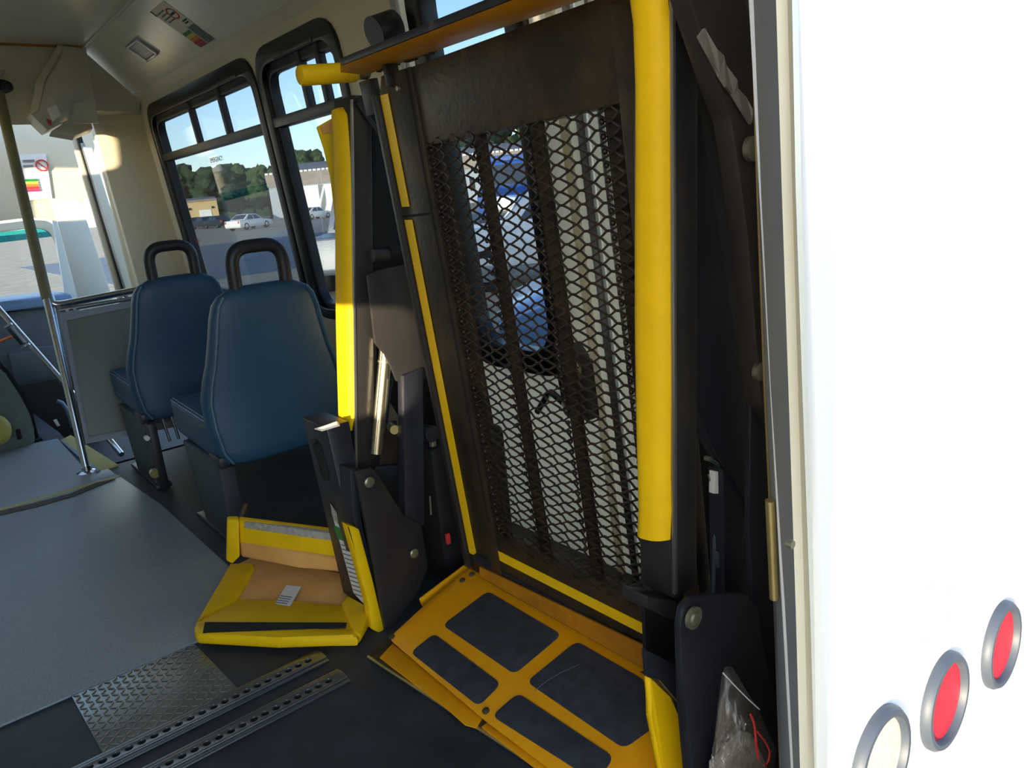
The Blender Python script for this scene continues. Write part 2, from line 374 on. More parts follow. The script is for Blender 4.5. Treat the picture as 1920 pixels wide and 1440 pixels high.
# ---- right wall with its window openings
W = {1: (2.975, 4.47, .62, 1.655), 2: (2.28, 2.955, .62, 1.655)}
outer = [Vector(p) for p in ((1.95, -.02), (4.62, -.02), (4.62, 1.72), (.36, 1.72), (.36, 1.70), (1.95, 1.70))]
wr = plate('wall_right', [outer] + [rect(a, b, c, d, .13) for a, b, c, d in W.values()], .05, F_x(WX, WL), M_wall); tag(wr, kind='structure')
wr2 = plate('wall_right', [rect(.36, .62, -.02, 1.70)], .05, F_x(WX, WL), M_wall); tag(wr2, kind='structure')
sk = plate('trim_1', [rect(.36, 1.95, -.75, -.02)], .05, F_x(WX, WL), M_white); tag(sk, kind='structure')
skb = plate('trim_2', [rect(1.95, 4.62, -.75, -.02)], .05, F_x(WX, WL), M_white); tag(skb, kind='structure')
def bus_window(n, y0, y1, z0, z1, zm, mull, xw, lean, side=1):
    """sliding-top window: rubber gasket, mid bar, upper mullions, panes"""
    fx = lambda off: (lambda u, v, w: Vector((xw - lean*v*1.0 + (w + off) * side, u, v)) ) if side > 0 else (lambda u, v, w: Vector((xw + lean*v - (w + off), u, v)))
    b = thing('window_%d' % n, fx(0)((y0+y1)/2, z0, 0), None, None, kind='structure')
    g1 = .045
    plate('gasket', [rect(y0, y1, z0, z1, .13), rect(y0+g1, y1-g1, z0+g1, z1-g1-.02, .09)], .07, fx(-.012), M_gasket, b, .006)
    plate('inner_frame', [rect(y0+g1-.005, y1-g1+.005, z0+g1-.005, z1-g1-.015, .09), rect(y0+g1+.018, y1-g1-.018, z0+g1+.018, z1-g1-.05, .075)], .03, fx(.008), M_black, b, .002)
    plate('mid_bar', [rect(y0+g1-.01, y1-g1+.01, zm-.018, zm+.018)], .045, fx(-.008), M_black2, b, .003)
    for q in mull: plate('mullion', [rect(q-.013, q+.013, zm, z1-g1)], .03, fx(.0), M_black, b, .003)
    if n < 3: plate('vent_rail', [rect(y0+.16, y1-.2, z1-.062, z1-.044)], .02, fx(-.016), M_gasket, b, .002)
    plate('pane', [rect(y0+g1, y1-g1, z0+g1, zm)], .005, fx(.022), G_pane, b)
    plate('pane', [rect(y0+g1, y1-g1, zm, z1-g1-.02)], .005, fx(.024), G_pane, b)
    return b
w1 = bus_window(1, *W[1], 1.385, (PX(360, 230, 'x', WX, WL).y, PX(415, 210, 'x', WX, WL).y), WX, WL)
w2 = bus_window(2, *W[2], 1.390, (PX(563, 140, 'x', WX, WL).y, PX(598, 130, 'x', WX, WL).y), WX, WL)
# writing on the pane
q0 = PX(388, 306, 'x', WX, WL)
def fglass(y0, z0, sl=.0): return lambda u, v, w: Vector((WX - WL*(z0+v) + .018 - w, y0 - u, z0 + v + sl*u))
text('lettering', 'EMERGENCY', .030, fglass(q0.y, q0.z), M_dktext, w1)
q1 = PX(362, 455, 'x', WX, WL); text('lettering', 'EXIT', .026, fglass(q1.y, q1.z), M_red, w1)
# beige cove trim along the top of the windows
pr = [(1.237, 1.690), (1.262, 1.690), (1.262, 1.735), (1.225, 1.735), (1.205, 1.722)]
mesh('trim_3', [(x, y, z) for y in (.36, 4.56) for x, z in pr], [(0,1,6,5),(1,2,7,6),(2,3,8,7),(3,4,9,8),(4,0,5,9),(0,1,2,3,4),(9,8,7,6,5)], M_wall)['kind'] = 'structure'
# ---- lift doorway in the right wall: two leaves
d1 = thing('door_1', (WX, 1.6, 0), None, None, kind='structure')
GW = (1.44, 1.835, .60, 1.72)
plate('leaf', [rect(1.275, 1.935, .0, 1.69), rect(*GW, .12)], .04, F_x(WX, WL), M_door, d1, .004)
plate('gasket', [rect(GW[0]-.04, GW[1]+.03, GW[2]-.04, 1.69, .13), rect(GW[0]+.03, GW[1]-.04, GW[2]+.03, 1.65, .10)], .06, F_x(WX-.02, WL), M_gasket, d1, .006)
plate('pane', [rect(GW[0]+.02, GW[1]-.03, GW[2]+.02, 1.66)], .005, F_x(WX+.02, WL), G_pane, d1)
plate('edge_strip', [rect(1.252, 1.278, .0, 1.69)], .012, F_x(WX-.012, WL), M_alu, d1, .002)
plate('edge_strip', [rect(1.31, 1.335, .0, 1.69)], .010, F_x(WX-.010, WL), M_door, d1, .002)
plate('edge_strip', [rect(1.915, 1.94, .62, 1.69)], .014, F_x(WX-.014, WL), M_alu, d1, .002)
lt = PX(1095, 690, 'x', WX, WL)
lb = plate('latch_box', [rnd([(lt.y+.05, lt.z-.13), (lt.y-.045, lt.z-.13), (lt.y-.045, lt.z+.02), (lt.y, lt.z+.075), (lt.y+.06, lt.z+.06)], .01)], .05, F_x(WX-.05, WL), M_black2, d1, .004)
cyl('latch_cylinder', (lt.x-.06, lt.y-.012, lt.z+.012), (lt.x-.02, lt.y-.012, lt.z+.012), .03, M_brass, lb)
hd = PX(1012, 760, 'x', WX-.04, WL)
tube('handle', [(lt.x-.05, lt.y+.03, lt.z-.09), (hd.x, hd.y-.05, hd.z+.05), (hd.x, hd.y+.01, hd.z-.02)], .011, M_chrome, d1, rad=.02)
d2 = thing('door_2', (WX, .95, 0), None, None, kind='structure')
plate('leaf', [rect(.62, 1.25, .0, 1.69)], .04, F_x(WX, WL), M_door, d2, .004)
for yy, ww in ((1.205, .012), (1.09, .05), (.96, .02)): plate('rib', [rect(yy-ww/2, yy+ww/2, .02, 1.66)], .012, F_x(WX-.012, WL), M_door if ww > .015 else M_alu, d2, .003)
box('header', (1.245, 1.28, 1.66), (.03, 1.32, .05), M_wall, d2, .004)

# ---- left wall, rear wall, roof
wl = plate('wall_left', [rect(.36, 6.1, -.02, 1.70), rect(3.54, 4.12, 1.47, 1.665, .05), rect(.55, 1.05, .66, .94, .08), rect(4.12, 4.44, 1.22, 1.53, .02)], .05, lambda u, v, w: Vector((-.99 + WL*v - w, u, v)), M_wall); tag(wl, kind='structure')  # unseen window openings, shaped to throw the sun patches inside
wl2 = plate('trim_4', [rect(.36, 6.1, -.75, -.02)], .05, lambda u, v, w: Vector((-.99 + WL*v - w, u, v)), M_white); tag(wl2, kind='structure')
# rear wall outside skin: right of the door opening and left of it, top above it
RK = .05
FR = lambda u, v, w: Vector((u, YR - .01 + RK*(v - .9) + w, v))
rw = plate('wall_rear', [[Vector(p) for p in ((.665, -.75), (1.46, -.75), (1.46, -.02), (1.31, 1.78), (1.2, 1.95), (-.8, 1.95), (-.91, 1.78), (-1.06, -.02), (-1.06, -.75), (-.60, -.75), (-.60, 1.75), (.625, 1.75), (.635, 1.2))]], .05, FR, M_white, None, .004); tag(rw, kind='structure')
# right jamb of the rear doorway
def jamb(name, u0, u1, w0, w1, m, z0=-.4, z1=1.75, lean=.0, parent=None, bev=.003, skew=.0):
    pts = []
    for z in (z0, z1):
        k = skew * (z - .9)
        loop = [(u0, w0), (u1, w0), (u1, w1), (u0, w1)]
        pts.append([Vector((u + k, YR + w_ + RK*(z-.9), z)) for u, w_ in loop])
    return hexa(name, pts[0], pts[1], m, parent, bev)
jb = thing('trim_5', (.65, YR, 0), None, None, kind='structure')
JL = [(-260, 1399, 1403, 1447, 1477), (0, 1407, 1411, 1455, 1485), (360, 1418, 1422, 1466, 1492), (720, 1431, 1435, 1478, 1504), (1140, 1450, 1454, 1492, 1519), (1440, 1461, 1465, 1500, 1527), (1800, 1478, 1482, 1512, 1540)]
rA, rB, rC = [], [], []
for py, a0, a1, b1, d1_ in JL:
    A, B, Cc, D_ = PX(a0, py, 'y', .415), PX(a1, py, 'y', .410), PX(b1, py, 'y', .352), PX(d1_, py, 'y', .338)
    e_ = Vector((.03, .0, 0)); mid1 = B.lerp(Cc, .33) + Vector((-.006, -.006, 0)); mid2 = B.lerp(Cc, .66) + Vector((-.006, -.006, 0))
    rA.append([A, B, B + e_, A + e_ + Vector((0, .01, 0))])
    rB.append([B + Vector((.001, .0, 0)), mid1, mid2, Cc, Cc + Vector((.04, .01, 0)), B + Vector((.03, .01, 0))])
    rC.append([Cc, Cc + Vector((.006, -.006, 0)), D_, D_ + Vector((.03, .012, 0)), D_ + Vector((.03, .04, 0)), Cc + Vector((.034, .03, 0))])
loft('edge_strip', rA, M_alu, jb); loft('seal', rB, M_seal, jb); loft('body_return', rC, M_frp, jb)
bs0, bs1 = PX(1444, 938, 'y', .40), PX(1452, 1122, 'y', .40)
tube('hinge_sleeve', [bs0, bs1], .0052, M_brass, jb, seg=12)
sc = PX(1487, 1022, 'y', .335); cyl('screw', sc, sc + Vector((0, .006, 0)), .004, M_bolt, jb)
# unseen rear door leaf, added, sized and angled to keep sun off the interior
dlf = thing('shade_door', (-.62, .34, 0), None, None, kind='structure')
th_ = math.radians(33.2); ldx, ldy = -math.sin(th_), -math.cos(th_)
FL = lambda u, v, w: Vector((-.62 + ldx*u - ldy*w, .34 + ldy*u + ldx*w, v))
plate('leaf', [rect(-.05, 1.20, -.05, 1.74, .03)], .045, FL, M_white, dlf, .004)
plate('inner_panel', [rect(.05, 1.15, .05, 1.64, .03)], .006, lambda u, v, w: FL(u, v, w + .046), M_wall, dlf, .002)
# ---- ceiling
cz = 1.905
verts = []
for y in (.36, 4.28):
    verts += [(-.56, y, cz), (.96, y, cz), (.96, y, cz+.03), (-.56, y, cz+.03)]
c1 = mesh('ceiling', verts, [(0,1,5,4), (1,2,6,5), (2,3,7,6), (3,0,4,7), (0,1,2,3), (7,6,5,4)], M_ceil); tag(c1, kind='structure')
def slab(name, p, q, y0, y1, t, m, y1b=None):
    y1b = y1 if y1b is None else y1b; n = Vector((-(q[1]-p[1]), 0, q[0]-p[0])).normalized() * t
    if n.z < 0: n = -n
    a = [Vector((p[0], y0, p[1])), Vector((p[0], y1, p[1])), Vector((q[0], y1b, q[1])), Vector((q[0], y0, q[1]))]
    return hexa(name, a, [v + n for v in a], m, None, 0)
c2 = slab('ceiling', (.962, cz), (1.24, 1.70), .36, 4.42, .03, M_ceil, 4.80); tag(c2, kind='structure')
c3 = slab('ceiling', (-.562, cz), (-.84, 1.69), .36, 6.1, .03, M_ceil); tag(c3, kind='structure')
box('seam_strip', (.962, 2.33, cz-.002), (.018, 3.9, .006), M_frp, c1, .001)
box('seam_strip', (.2, 4.27, cz-.004), (1.5, .02, .01), M_brownpaint, c1, .001)

# ==================================================================== CAB END
# overhead cap between ceiling and cab
capr = [PX(0, 65, 'z', cz), PX(107, 82, 'z', cz), PX(150, 90, 'z', cz)]
def pquad(name, pts, th, m, parent=None, kind=None, bev=.004):
    """panel from 3D corner points, given thickness away from the rear"""
    n = (pts[1]-pts[0]).cross(pts[2]-pts[0]).normalized()
    if n.y < 0: n = -n
    o = hexa(name, pts, [p + n*th for p in pts], m, parent, bev)
    if kind: o['kind'] = kind
    return o
capb = [Vector((-.85, 4.27, cz+.01)), Vector((.97, 4.27, cz+.01)), Vector((.97, 4.34, 1.56)), Vector((-.85, 4.34, 1.56))]
pquad('wall_front', capb, .05, M_frp, None, 'structure')
# lower header behind the cap, over the windscreen, and pillar panel beside the entry door
pquad('wall_front', [PX(*p, 'y', 5.3) for p in ((-260, 150), (190, 190), (170, 330), (145, 418), (128, 421), (108, 417), (92, 409), (60, 406), (-260, 446))], .04, M_frp, None, 'structure')
pil = pquad('wall_front', [PX(*p, 'y', 4.60) for p in ((166, 205), (275, 196), (470, 720), (320, 745))], .05, M_wall, None, 'structure')
# corner fairing over the entry door
fair = thing('corner_fairing', PX(150, 160, 'y', 4.3), 'moulded cream corner fairing over the entry door below the ceiling', 'fairing')
fz = [PX(108, 84, 'y', 4.24), PX(150, 90, 'y', 4.26), PX(262, 188, 'y', 4.52), PX(262, 209, 'y', 4.55), PX(175, 207, 'y', 4.42), PX(143, 200, 'y', 4.36), PX(128, 224, 'y', 4.30), PX(88, 243, 'y', 4.22), PX(56, 212, 'y', 4.20), PX(70, 150, 'y', 4.20)]
bm = bmesh.new(); fb = [bm.verts.new(p) for p in fz]; bk = [bm.verts.new(p + Vector((.0, .16, -.01))) for p in fz]
ctr = bm.verts.new(PX(125, 165, 'y', 4.17)); ctr2 = bm.verts.new(PX(205, 190, 'y', 4.44))
n = len(fb)
hub = [ctr, ctr, ctr2, ctr2, ctr2, ctr, ctr, ctr, ctr, ctr]
for i in range(n):
    j = (i+1) % n; bm.faces.new((fb[i], fb[j], bk[j], bk[i]))
    if hub[i] is hub[j]: bm.faces.new((fb[i], fb[j], hub[i]))
    else: bm.faces.new((fb[i], fb[j], hub[j])); bm.faces.new((fb[i], hub[j], hub[i]))
bm.faces.new(bk[::-1])
from_bm('shell', bm, M_frp, fair, auto=60)
pquad('rim', [PX(110, 84, 'y', 4.20), PX(118, 90, 'y', 4.19), PX(84, 150, 'y', 4.17), PX(72, 205, 'y', 4.18), PX(58, 214, 'y', 4.19), PX(66, 152, 'y', 4.18)], .03, M_wall, fair, bev=.006)
lab = pquad('label_plate', [PX(*p, 'y', 4.145) for p in ((88, 204), (105, 195), (115, 216), (99, 228))], .005, M_paper, fair, bev=.0005)
pquad('warning_mark', [PX(*p, 'y', 4.140) for p in ((87, 222), (96, 226), (97, 236), (90, 232))], .004, M_red, fair, bev=.0005)
pquad('soffit', [PX(95, 246, 'y', 4.26), PX(140, 254, 'y', 4.34), PX(174, 240, 'y', 4.56), PX(168, 212, 'y', 4.60), PX(146, 202, 'y', 4.48), PX(128, 226, 'y', 4.36)], .03, M_frp, fair, bev=.004)
# entry door: jambs, folding leaf glass, pale leaf panel
ed = thing('door_3', PX(200, 540, 'y', 4.9), None, None, kind='structure')
def strip(name, a, b, w0, w1, y, m, th=.03):
    a0, a1 = a; b0, b1 = b
    return pquad(name, [PX(a0-w0, a1, 'y', y), PX(a0+w0, a1, 'y', y), PX(b0+w1, b1, 'y', y), PX(b0-w1, b1, 'y', y)], th, m, ed, bev=.002)
strip('jamb', (176, 240), (270, 600), 5, 5, 4.72, M_frp)
strip('jamb', (138, 256), (245, 620), 5, 5, 4.98, M_frp)
strip('seal', (148, 254), (250, 600), 5, 4, 4.95, M_gasket)
strip('frame', (155, 268), (257, 610), 4, 4, 4.93, M_alu)
strip('leaf', (164, 275), (267, 610), 8, 10, 4.92, M_pale)
pquad('panel', [PX(*p, 'y', 5.16) for p in ((96, 372), (152, 380), (238, 640), (168, 640))], .03, M_pale, ed)
pquad('wall_front', [PX(*p, 'y', 5.9) for p in ((92, 372), (140, 380), (175, 600), (130, 600))], .04, M_pale, None, 'structure')
# windscreen
ws = thing('window_3', PX(60, 500, 'y', 6.15), None, None, kind='structure')
wy = 6.15
def fwy(p): q = PX(p[0], p[1], 'y', wy); return Vector((q.x, q.z))
wout = rnd([fwy(p) for p in ((-420, 470), (60, 412), (96, 414), (112, 438), (140, 575), (-420, 640))], [.02, .05, .08, .08, .02, .02])
win = rnd([fwy(p) for p in ((-400, 488), (60, 428), (88, 430), (103, 450), (127, 556), (-400, 618))], [.02, .05, .08, .08, .02, .02])
plate('surround', [wout, win], .05, F_y(wy), M_frp, ws, .004)
plate('pane', [win], .006, F_y(wy + .02), G_wind, ws)
plate('tint_band', [[fwy(p) for p in ((-400, 482), (100, 424), (103, 443), (-400, 502))]], .002, F_y(wy + .014), G_teal, ws)
# dashboard
ds = thing('dashboard', PX(60, 640, 'y', 5.7), 'grey dashboard with blue-grey top below the windscreen', 'dashboard')
pquad('dash_top', [PX(*p, 'y', 5.62) for p in ((-300, 606), (0, 566), (135, 550), (150, 575), (0, 585), (-300, 630))], .5, M_dashb, ds, bev=.03)
pquad('fascia', [PX(*p, 'y', 5.66) for p in ((-300, 628), (150, 566), (160, 700), (-300, 740))], .25, M_dash, ds, bev=.02)
pquad('lower_fascia', [PX(*p, 'y', 5.60) for p in ((-300, 715), (30, 655), (165, 640), (170, 740), (-300, 800))], .25, M_dash, ds, bev=.02)
pquad('glove_box', [PX(*p, 'y', 5.57) for p in ((15, 664), (118, 648), (130, 712), (30, 724))], .04, M_dash, ds, bev=.01)
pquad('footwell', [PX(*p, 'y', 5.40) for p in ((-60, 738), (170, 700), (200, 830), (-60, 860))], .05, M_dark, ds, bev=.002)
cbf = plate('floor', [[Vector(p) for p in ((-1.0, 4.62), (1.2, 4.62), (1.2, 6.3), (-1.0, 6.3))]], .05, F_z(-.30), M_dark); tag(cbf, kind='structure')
pw = thing('pedal_bracket', PX(107, 792, 'y', 5.2), 'small white tag and curved silver strap hanging in the dark footwell', 'bracket')
pquad('tag', [PX(*p, 'y', 5.2) for p in ((100, 788), (106, 786), (113, 798), (107, 800))], .006, M_paper, pw, bev=.0005)
tube('strap', [PX(107, 752, 'y', 5.2), PX(116, 755, 'y', 5.2), PX(124, 766, 'y', 5.2), PX(130, 780, 'y', 5.2), PX(136, 802, 'y', 5.2)], .012, M_dashb, pw, seg=8)
# driver's seat (only its shoulder and side show)
dv = thing('driver_seat', PX(30, 850, 'z', .02), 'grey-green cloth driver seat beside the dark footwell', 'seat')
dpts = [PX(*p, 'y', 4.47) for p in ((-120, 600), (-20, 668), (10, 700), (38, 742), (55, 775), (64, 805), (72, 832), (40, 846), (-120, 880))]
hexa('backrest', dpts, [p + Vector((-.03, .16, .0)) for p in dpts], M_dseat, dv, .03)
pquad('trim_edge', [PX(*p, 'y', 4.55) for p in ((0, 675), (14, 692), (44, 735), (62, 775), (78, 834), (70, 834), (56, 778), (38, 745), (0, 702))], .08, M_dark, dv, bev=.01)
pquad('seat_base', [PX(*p, 'y', 4.52) for p in ((-120, 870), (0, 850), (80, 820), (84, 832), (0, 864), (-120, 895))], .3, M_dark, dv, bev=.008)
bp = PX(-6, 806, 'y', 4.40)
bm = bmesh.new(); bmesh.ops.create_uvsphere(bm, u_segments=20, v_segments=12, radius=.062, matrix=Matrix.Translation(bp) @ Matrix.Diagonal((1, 1, 1.25, 1)))
from_bm('arm_pad', bm, M_nose, dv, True)
pquad('buckle', [PX(*p, 'y', 4.44) for p in ((30, 808), (38, 806), (42, 822), (34, 826))], .03, M_dark, dv, bev=.003)

# step well, nosing
stp = thing('step_well', (.8, 4.1, -.2), 'dark entry step well with pale yellow nosing beside the chrome post', 'steps')
def fl_poly(pts, z): return [PX(*p, 'z', z).xy for p in pts]
plate('nosing', [fl_poly(((113, 826), (133, 816), (222, 872), (182, 884)), .006)], .012, F_z(-.004), M_nose, stp, .001)
plate('nosing_edge', [fl_poly(((113, 826), (118, 824), (188, 882), (180, 886)), .009)], .008, F_z(.003), M_seal, stp, .001)
box('tread', (.95, 4.05, -.22), (.86, .74, .02), M_floor, stp, .002)
box('riser', (.515, 4.1, -.13), (.02, .78, .2), M_floor, stp, .002)
box('tread', (1.1, 4.05, -.44), (.56, .74, .02), M_floor, stp, .002)
box('riser', (.82, 4.1, -.33), (.02, .78, .2), M_floor, stp, .002)

# ---- stanchion, barrier, grab rail
BL = -.31; BY = 3.70
def PB(px, py, off=0.0): return PX(px, py, 'y', BY + off, BL)
post = thing('stanchion_pole', PB(165, 888), 'chrome floor post with tan sleeve and black ceiling flange', 'pole')
pb, pe, pt = PB(163, 884), PB(88, 560), PB(-6, 160)
tube('chrome_tube', [pb, pe], .0165, M_chrome, post, seg=20)
tube('sleeve', [pe + (pb-pe)*.0, pt], .0225, M_tan, post, seg=20)
lathe('ceiling_flange', [(.02, -.03), (.03, -.03), (.062, -.012), (.062, .0), (.02, .006)], pt, (pt-pb), M_black, post)
lathe('floor_flange', [(.042, 0), (.042, .004), (.022, .012), (.02, .03)], Vector((pb.x, pb.y, .004)), (0, 0, 1), M_chrome, post)
bar = thing('barrier_panel', PB(180, 830), 'grey modesty panel hung in a chrome tube frame behind the entry steps', 'panel')
BF = lambda u, v, w: Vector((u, BY - BL*v + w, v))
c = [PB(*p) for p in ((112, 590), (290, 556), (330, 800), (160, 832))]
loop = [Vector((p.x, p.z)) for p in c]
plate('panel', [loop], .008, BF, M_grey, bar, .001)
def inset(lp, d):
    k = sum(lp, Vector((0, 0))) / len(lp); return [p + (k-p).normalized() * d for p in lp]
plate('edge_frame', [loop, inset(loop, .035)], .016, lambda u, v, w: BF(u, v, w-.006), M_seal, bar, .002)
tube('top_rail', [PB(93, 552, -.0), PB(99, 571, -.0), PB(114, 571), PB(260, 543)], .0165, M_chrome, bar, seg=18, rad=.03)
tube('lower_rail', [PB(111, 582), PB(300, 551)], .010, M_alu, bar, seg=12)
tube('side_rail', [PB(100, 575), PB(112, 640), PB(158, 835)], .008, M_chrome, bar, seg=12)
for p in ((126, 582), (140, 579), (222, 562), (235, 560)):
    q = PB(*p, -.012); cyl('clip_bolt', q, q + Vector((0, .03, 0)), .007, M_alu, bar, seg=10)
gr = thing('grab_rail', PX(228, 850, 'y', 4.2), 'sloping chrome grab rail running down into the step well', 'handrail')
tube('rail', [PX(-120, 440, 'y', 4.9), PX(0, 582, 'y', 4.75), PX(118, 716, 'y', 4.62), PX(200, 818, 'y', 4.45), PX(228, 852, 'y', 4.3)], .0155, M_chrome, gr, seg=18)
bk0 = PX(32, 630, 'y', 4.66); rd = (PX(118, 716, 'y', 4.62) - PX(0, 582, 'y', 4.75)).normalized()
beam('buckle', bk0 - rd*.05, bk0 + rd*.05, .035, .02, M_black, gr)
for s in (-1, 1): cyl('clip', bk0 + rd*.06*s, bk0 + rd*.07*s, .023, M_alu, gr, seg=14)
tube('cable', [bk0, PX(18, 632, 'y', 4.66), PX(0, 640, 'y', 4.66), PX(-40, 660, 'y', 4.66)], .007, M_orange, gr, seg=8)

# ==================================================================== SEATS
def sup(cx, cy, z, a, b, n=28, e=3.2, ybias=0.0):
    out = []
    for k in range(n):
        t = 2*PI*k/n; ct, st = math.cos(t), math.sin(t)
        x = math.copysign(abs(ct)**(2/e), ct); y = math.copysign(abs(st)**(2/e), st)
        out.append(Vector((cx + a*x, cy + b*y, z)))
    return out
def make_seat(ox, oy):
    """ox: centre of the backrest, oy: rear face at its foot"""
    t = thing('passenger_seat', (ox, oy, 0), None, None)
    prof = [(.285, .165, .030, .035), (.297, .212, .042, .03), (.335, .234, .050, .02), (.42, .244, .055, .01), (.50, .242, .056, .0), (.56, .228, .055, .006), (.62, .208, .052, .014), (.70, .190, .050, .026), (.76, .178, .048, .034), (.80, .166, .044, .04), (.826, .146, .036, .044), (.846, .105, .022, .046), (.851, .05, .010, .046)]
    prof = [(z, a, b, dy) for z, a, b, dy in prof]
    rings = [sup(ox, oy + .05 - dy*1.0, z, a, b) for z, a, b, dy in prof]
    bk_ = loft('backrest', rings, M_blue, t)
    # piping down the aisle-side edge of the backrest
    tube('piping', [Vector((ox - a*.93, oy + .05 - dy - b*.80, z)) for z, a, b, dy in prof[1:-2]], .0045, M_blue2, bk_, seg=6)
    tube('piping', [Vector((ox + a*.93, oy + .05 - dy - b*.80, z)) for z, a, b, dy in prof[1:-2]], .0045, M_blue2, bk_, seg=6)
    hx = .083
    tube('grab_handle', [(ox-hx, oy+.006, .81), (ox-hx, oy+.002, .968), (ox+hx, oy+.002, .968), (ox+hx, oy+.006, .81)], .0215, M_handle, t, seg=16, rad=.06, n=8)
    rr = [rnd([(oy+.06, .29), (oy+.50, .31), (oy+.515, .44), (oy+.06, .425)], .03)]
    cu_ = plate('seat_cushion', rr, .45, lambda u, v, w: Vector((ox - .225 + w, u, v)), M_blue, t, .018)
    tube('piping', [(ox-.222, oy+.08, .418), (ox-.222, oy+.49, .433)], .004, M_blue2, cu_, seg=6)
    tube('piping', [(ox-.215, oy+.08, .424), (ox-.215, oy+.49, .439)], .003, M_blue2, cu_, seg=6)
    box('side_skirt', (ox-.21, oy+.06, .30), (.05, .10, .04), M_black, t, .006)
    # pedestal on the aisle side, wall-side bracket, frame
    plate('pedestal', [[Vector(p) for p in ((oy+.03, .30), (oy+.40, .30), (oy+.30, .008), (oy+.02, .008))]], .05, lambda u, v, w: Vector((ox - .235 + w, u, v)), M_ped, t, .004)
    box('floor_rail', (ox-.21, oy+.19, .012), (.06, .42, .016), M_black, t, .003)
    box('seat_frame', (ox, oy+.27, .285), (.40, .40, .03), M_black, t, .004)
    beam('wall_bracket', (ox+.2, oy+.2, .285), (1.345, oy+.2, .285), .03, .30, M_black, t)
    q = Vector((ox-.16, oy-.002, .305)); cyl('recline_bolt', q, q + Vector((0, .03, 0)), .014, M_brass, t, seg=14)
    # small woven tag low on the aisle side of the shell
    tg = mesh('maker_tag', [(ox-.2265, oy+.035, .36), (ox-.2265, oy+.055, .36), (ox-.2265, oy+.055, .405), (ox-.2265, oy+.035, .405), (ox-.222, oy+.035, .36), (ox-.222, oy+.055, .36), (ox-.222, oy+.055, .405), (ox-.222, oy+.035, .405)], [(0,1,2,3), (4,5,6,7), (0,1,5,4), (1,2,6,5), (2,3,7,6), (3,0,4,7)], M_dark, t)
    return t
s1 = make_seat(.898, 2.36)
tag(s1, 'blue vinyl passenger seat right behind the lift post, nearest the rear door', 'seat', 'blue passenger seats along the right wall')
s1['label'] = 'blue vinyl passenger seat beside the open yellow pad, behind another blue seat'
s2 = copy_tree(s1); s2.location = (.870, 3.20, 0)
s2['label'] = 'blue vinyl passenger seat next to the grey modesty panel'
# exposed T-leg with bolts and chrome latch on the seat by the panel
tleg = beam('t_leg', (.655, 3.17, .29), (.655, 3.17, .012), .06, .03, M_black, s2)
for z, r, m in ((.235, .010, M_paper), (.085, .019, M_brass)):
    q = Vector((.63, 3.150, z)); cyl('leg_bolt', q, q + Vector((.0, .02, 0)), r, m, s2, seg=16)
for dx in (0, .035): tube('latch_rod', [(.70+dx, 3.15, .30), (.71+dx, 3.15, .20)], .006, M_chrome, s2, seg=8)

# ==================================================================== CEILING FITTINGS
sl0 = Vector((.962, 0, cz)); sl1 = Vector((1.24, 0, 1.70)); sd_ = (sl1-sl0); L_ = sd_.length; sd_ = sd_ / L_
sn = Vector((-sd_.z, 0, sd_.x)); sn = sn if sn.z < 0 else -sn
def on_slope(px, py):
    d = ray(px, py); t = (sl0 - CAM).dot(sn) / d.dot(sn); p = CAM + d*t
    return p.y, (p - sl0).dot(sd_)
def FS(u, v, w): return sl0 + sd_*v + Vector((0, u, 0)) + sn*w      # u = y, v = down the slope, w = into the room
ys = [on_slope(*p) for p in ((287, 17), (308, 0), (405, 75), (372, 95))]
y0s = (ys[0][0] + ys[3][0]) / 2; y1s = (ys[1][0] + ys[2][0]) / 2; v0s = (ys[0][1] + ys[1][1]) / 2; v1s = (ys[2][1] + ys[3][1]) / 2
sgn = thing('notice_card', FS((y0s+y1s)/2, (v0s+v1s)/2, 0), 'safety notice card with coloured bars on the sloping ceiling panel', 'notice')
hs, vsz = y0s - y1s, v1s - v0s
def SG(a, b, w=0.0): return FS(y1s + hs*(1-a), v0s + vsz*b, w)      # a across (0 = front), b down
def sg_rect(name, a0, a1, b0, b1, m, w=.0015):
    return plate(name, [[Vector(p) for p in ((a0, b0), (a1, b0), (a1, b1), (a0, b1))]], .0008, lambda u, v, w_: SG(u, v, w + w_), m, sgn)
sg_rect('card', 0, 1, 0, 1, M_wall, .0004)
sg_rect('edge_mark', .0, .06, .0, .13, M_dktext)
for k in range(4): sg_rect('text_line', .12 + .04*(k % 2), .55, .10 + .07*k, .125 + .07*k, M_graytext)
plate('no_smoking_ring', [[Vector((.72 + .20*math.cos(t), .24 + .125*math.sin(t))) for t in [2*PI*k/24 for k in range(24)]], [Vector((.72 + .16*math.cos(t), .24 + .095*math.sin(t))) for t in [2*PI*k/24 for k in range(24)]]], .0008, lambda u, v, w_: SG(u, v, .0015 + w_), M_red, sgn)
sg_rect('cigarette', .60, .84, .22, .26, M_dktext); sg_rect('caption', .70, .95, .42, .45, M_dktext); sg_rect('caption', .70, .90, .47, .50, M_dktext)
for k, m in enumerate((M_green, M_yellowp, M_orange, M_red, M_magenta)): sg_rect('colour_bar', .05, .52, .60 + .075*k, .67 + .075*k, m)
sg_rect('slate_block', .58, .97, .56, .97, M_slate)
yd, vd = on_slope(267, 92)
dl = thing('dome_light', FS(yd, vd, 0), 'small square clear dome light on the sloping ceiling panel', 'ceiling light')
hsz = .052
hsy = .095
plate('bezel', [rect(yd-hsy, yd+hsy, vd-hsz, vd+hsz, .008), rect(yd-hsy*.78, yd+hsy*.78, vd-hsz*.78, vd+hsz*.78, .006)], .012, FS, M_alu, dl, .002)
plate('lens', [rect(yd-hsy*.8, yd+hsy*.8, vd-hsz*.8, vd+hsz*.8, .006)], .008, FS, M_lens2, dl, .003)
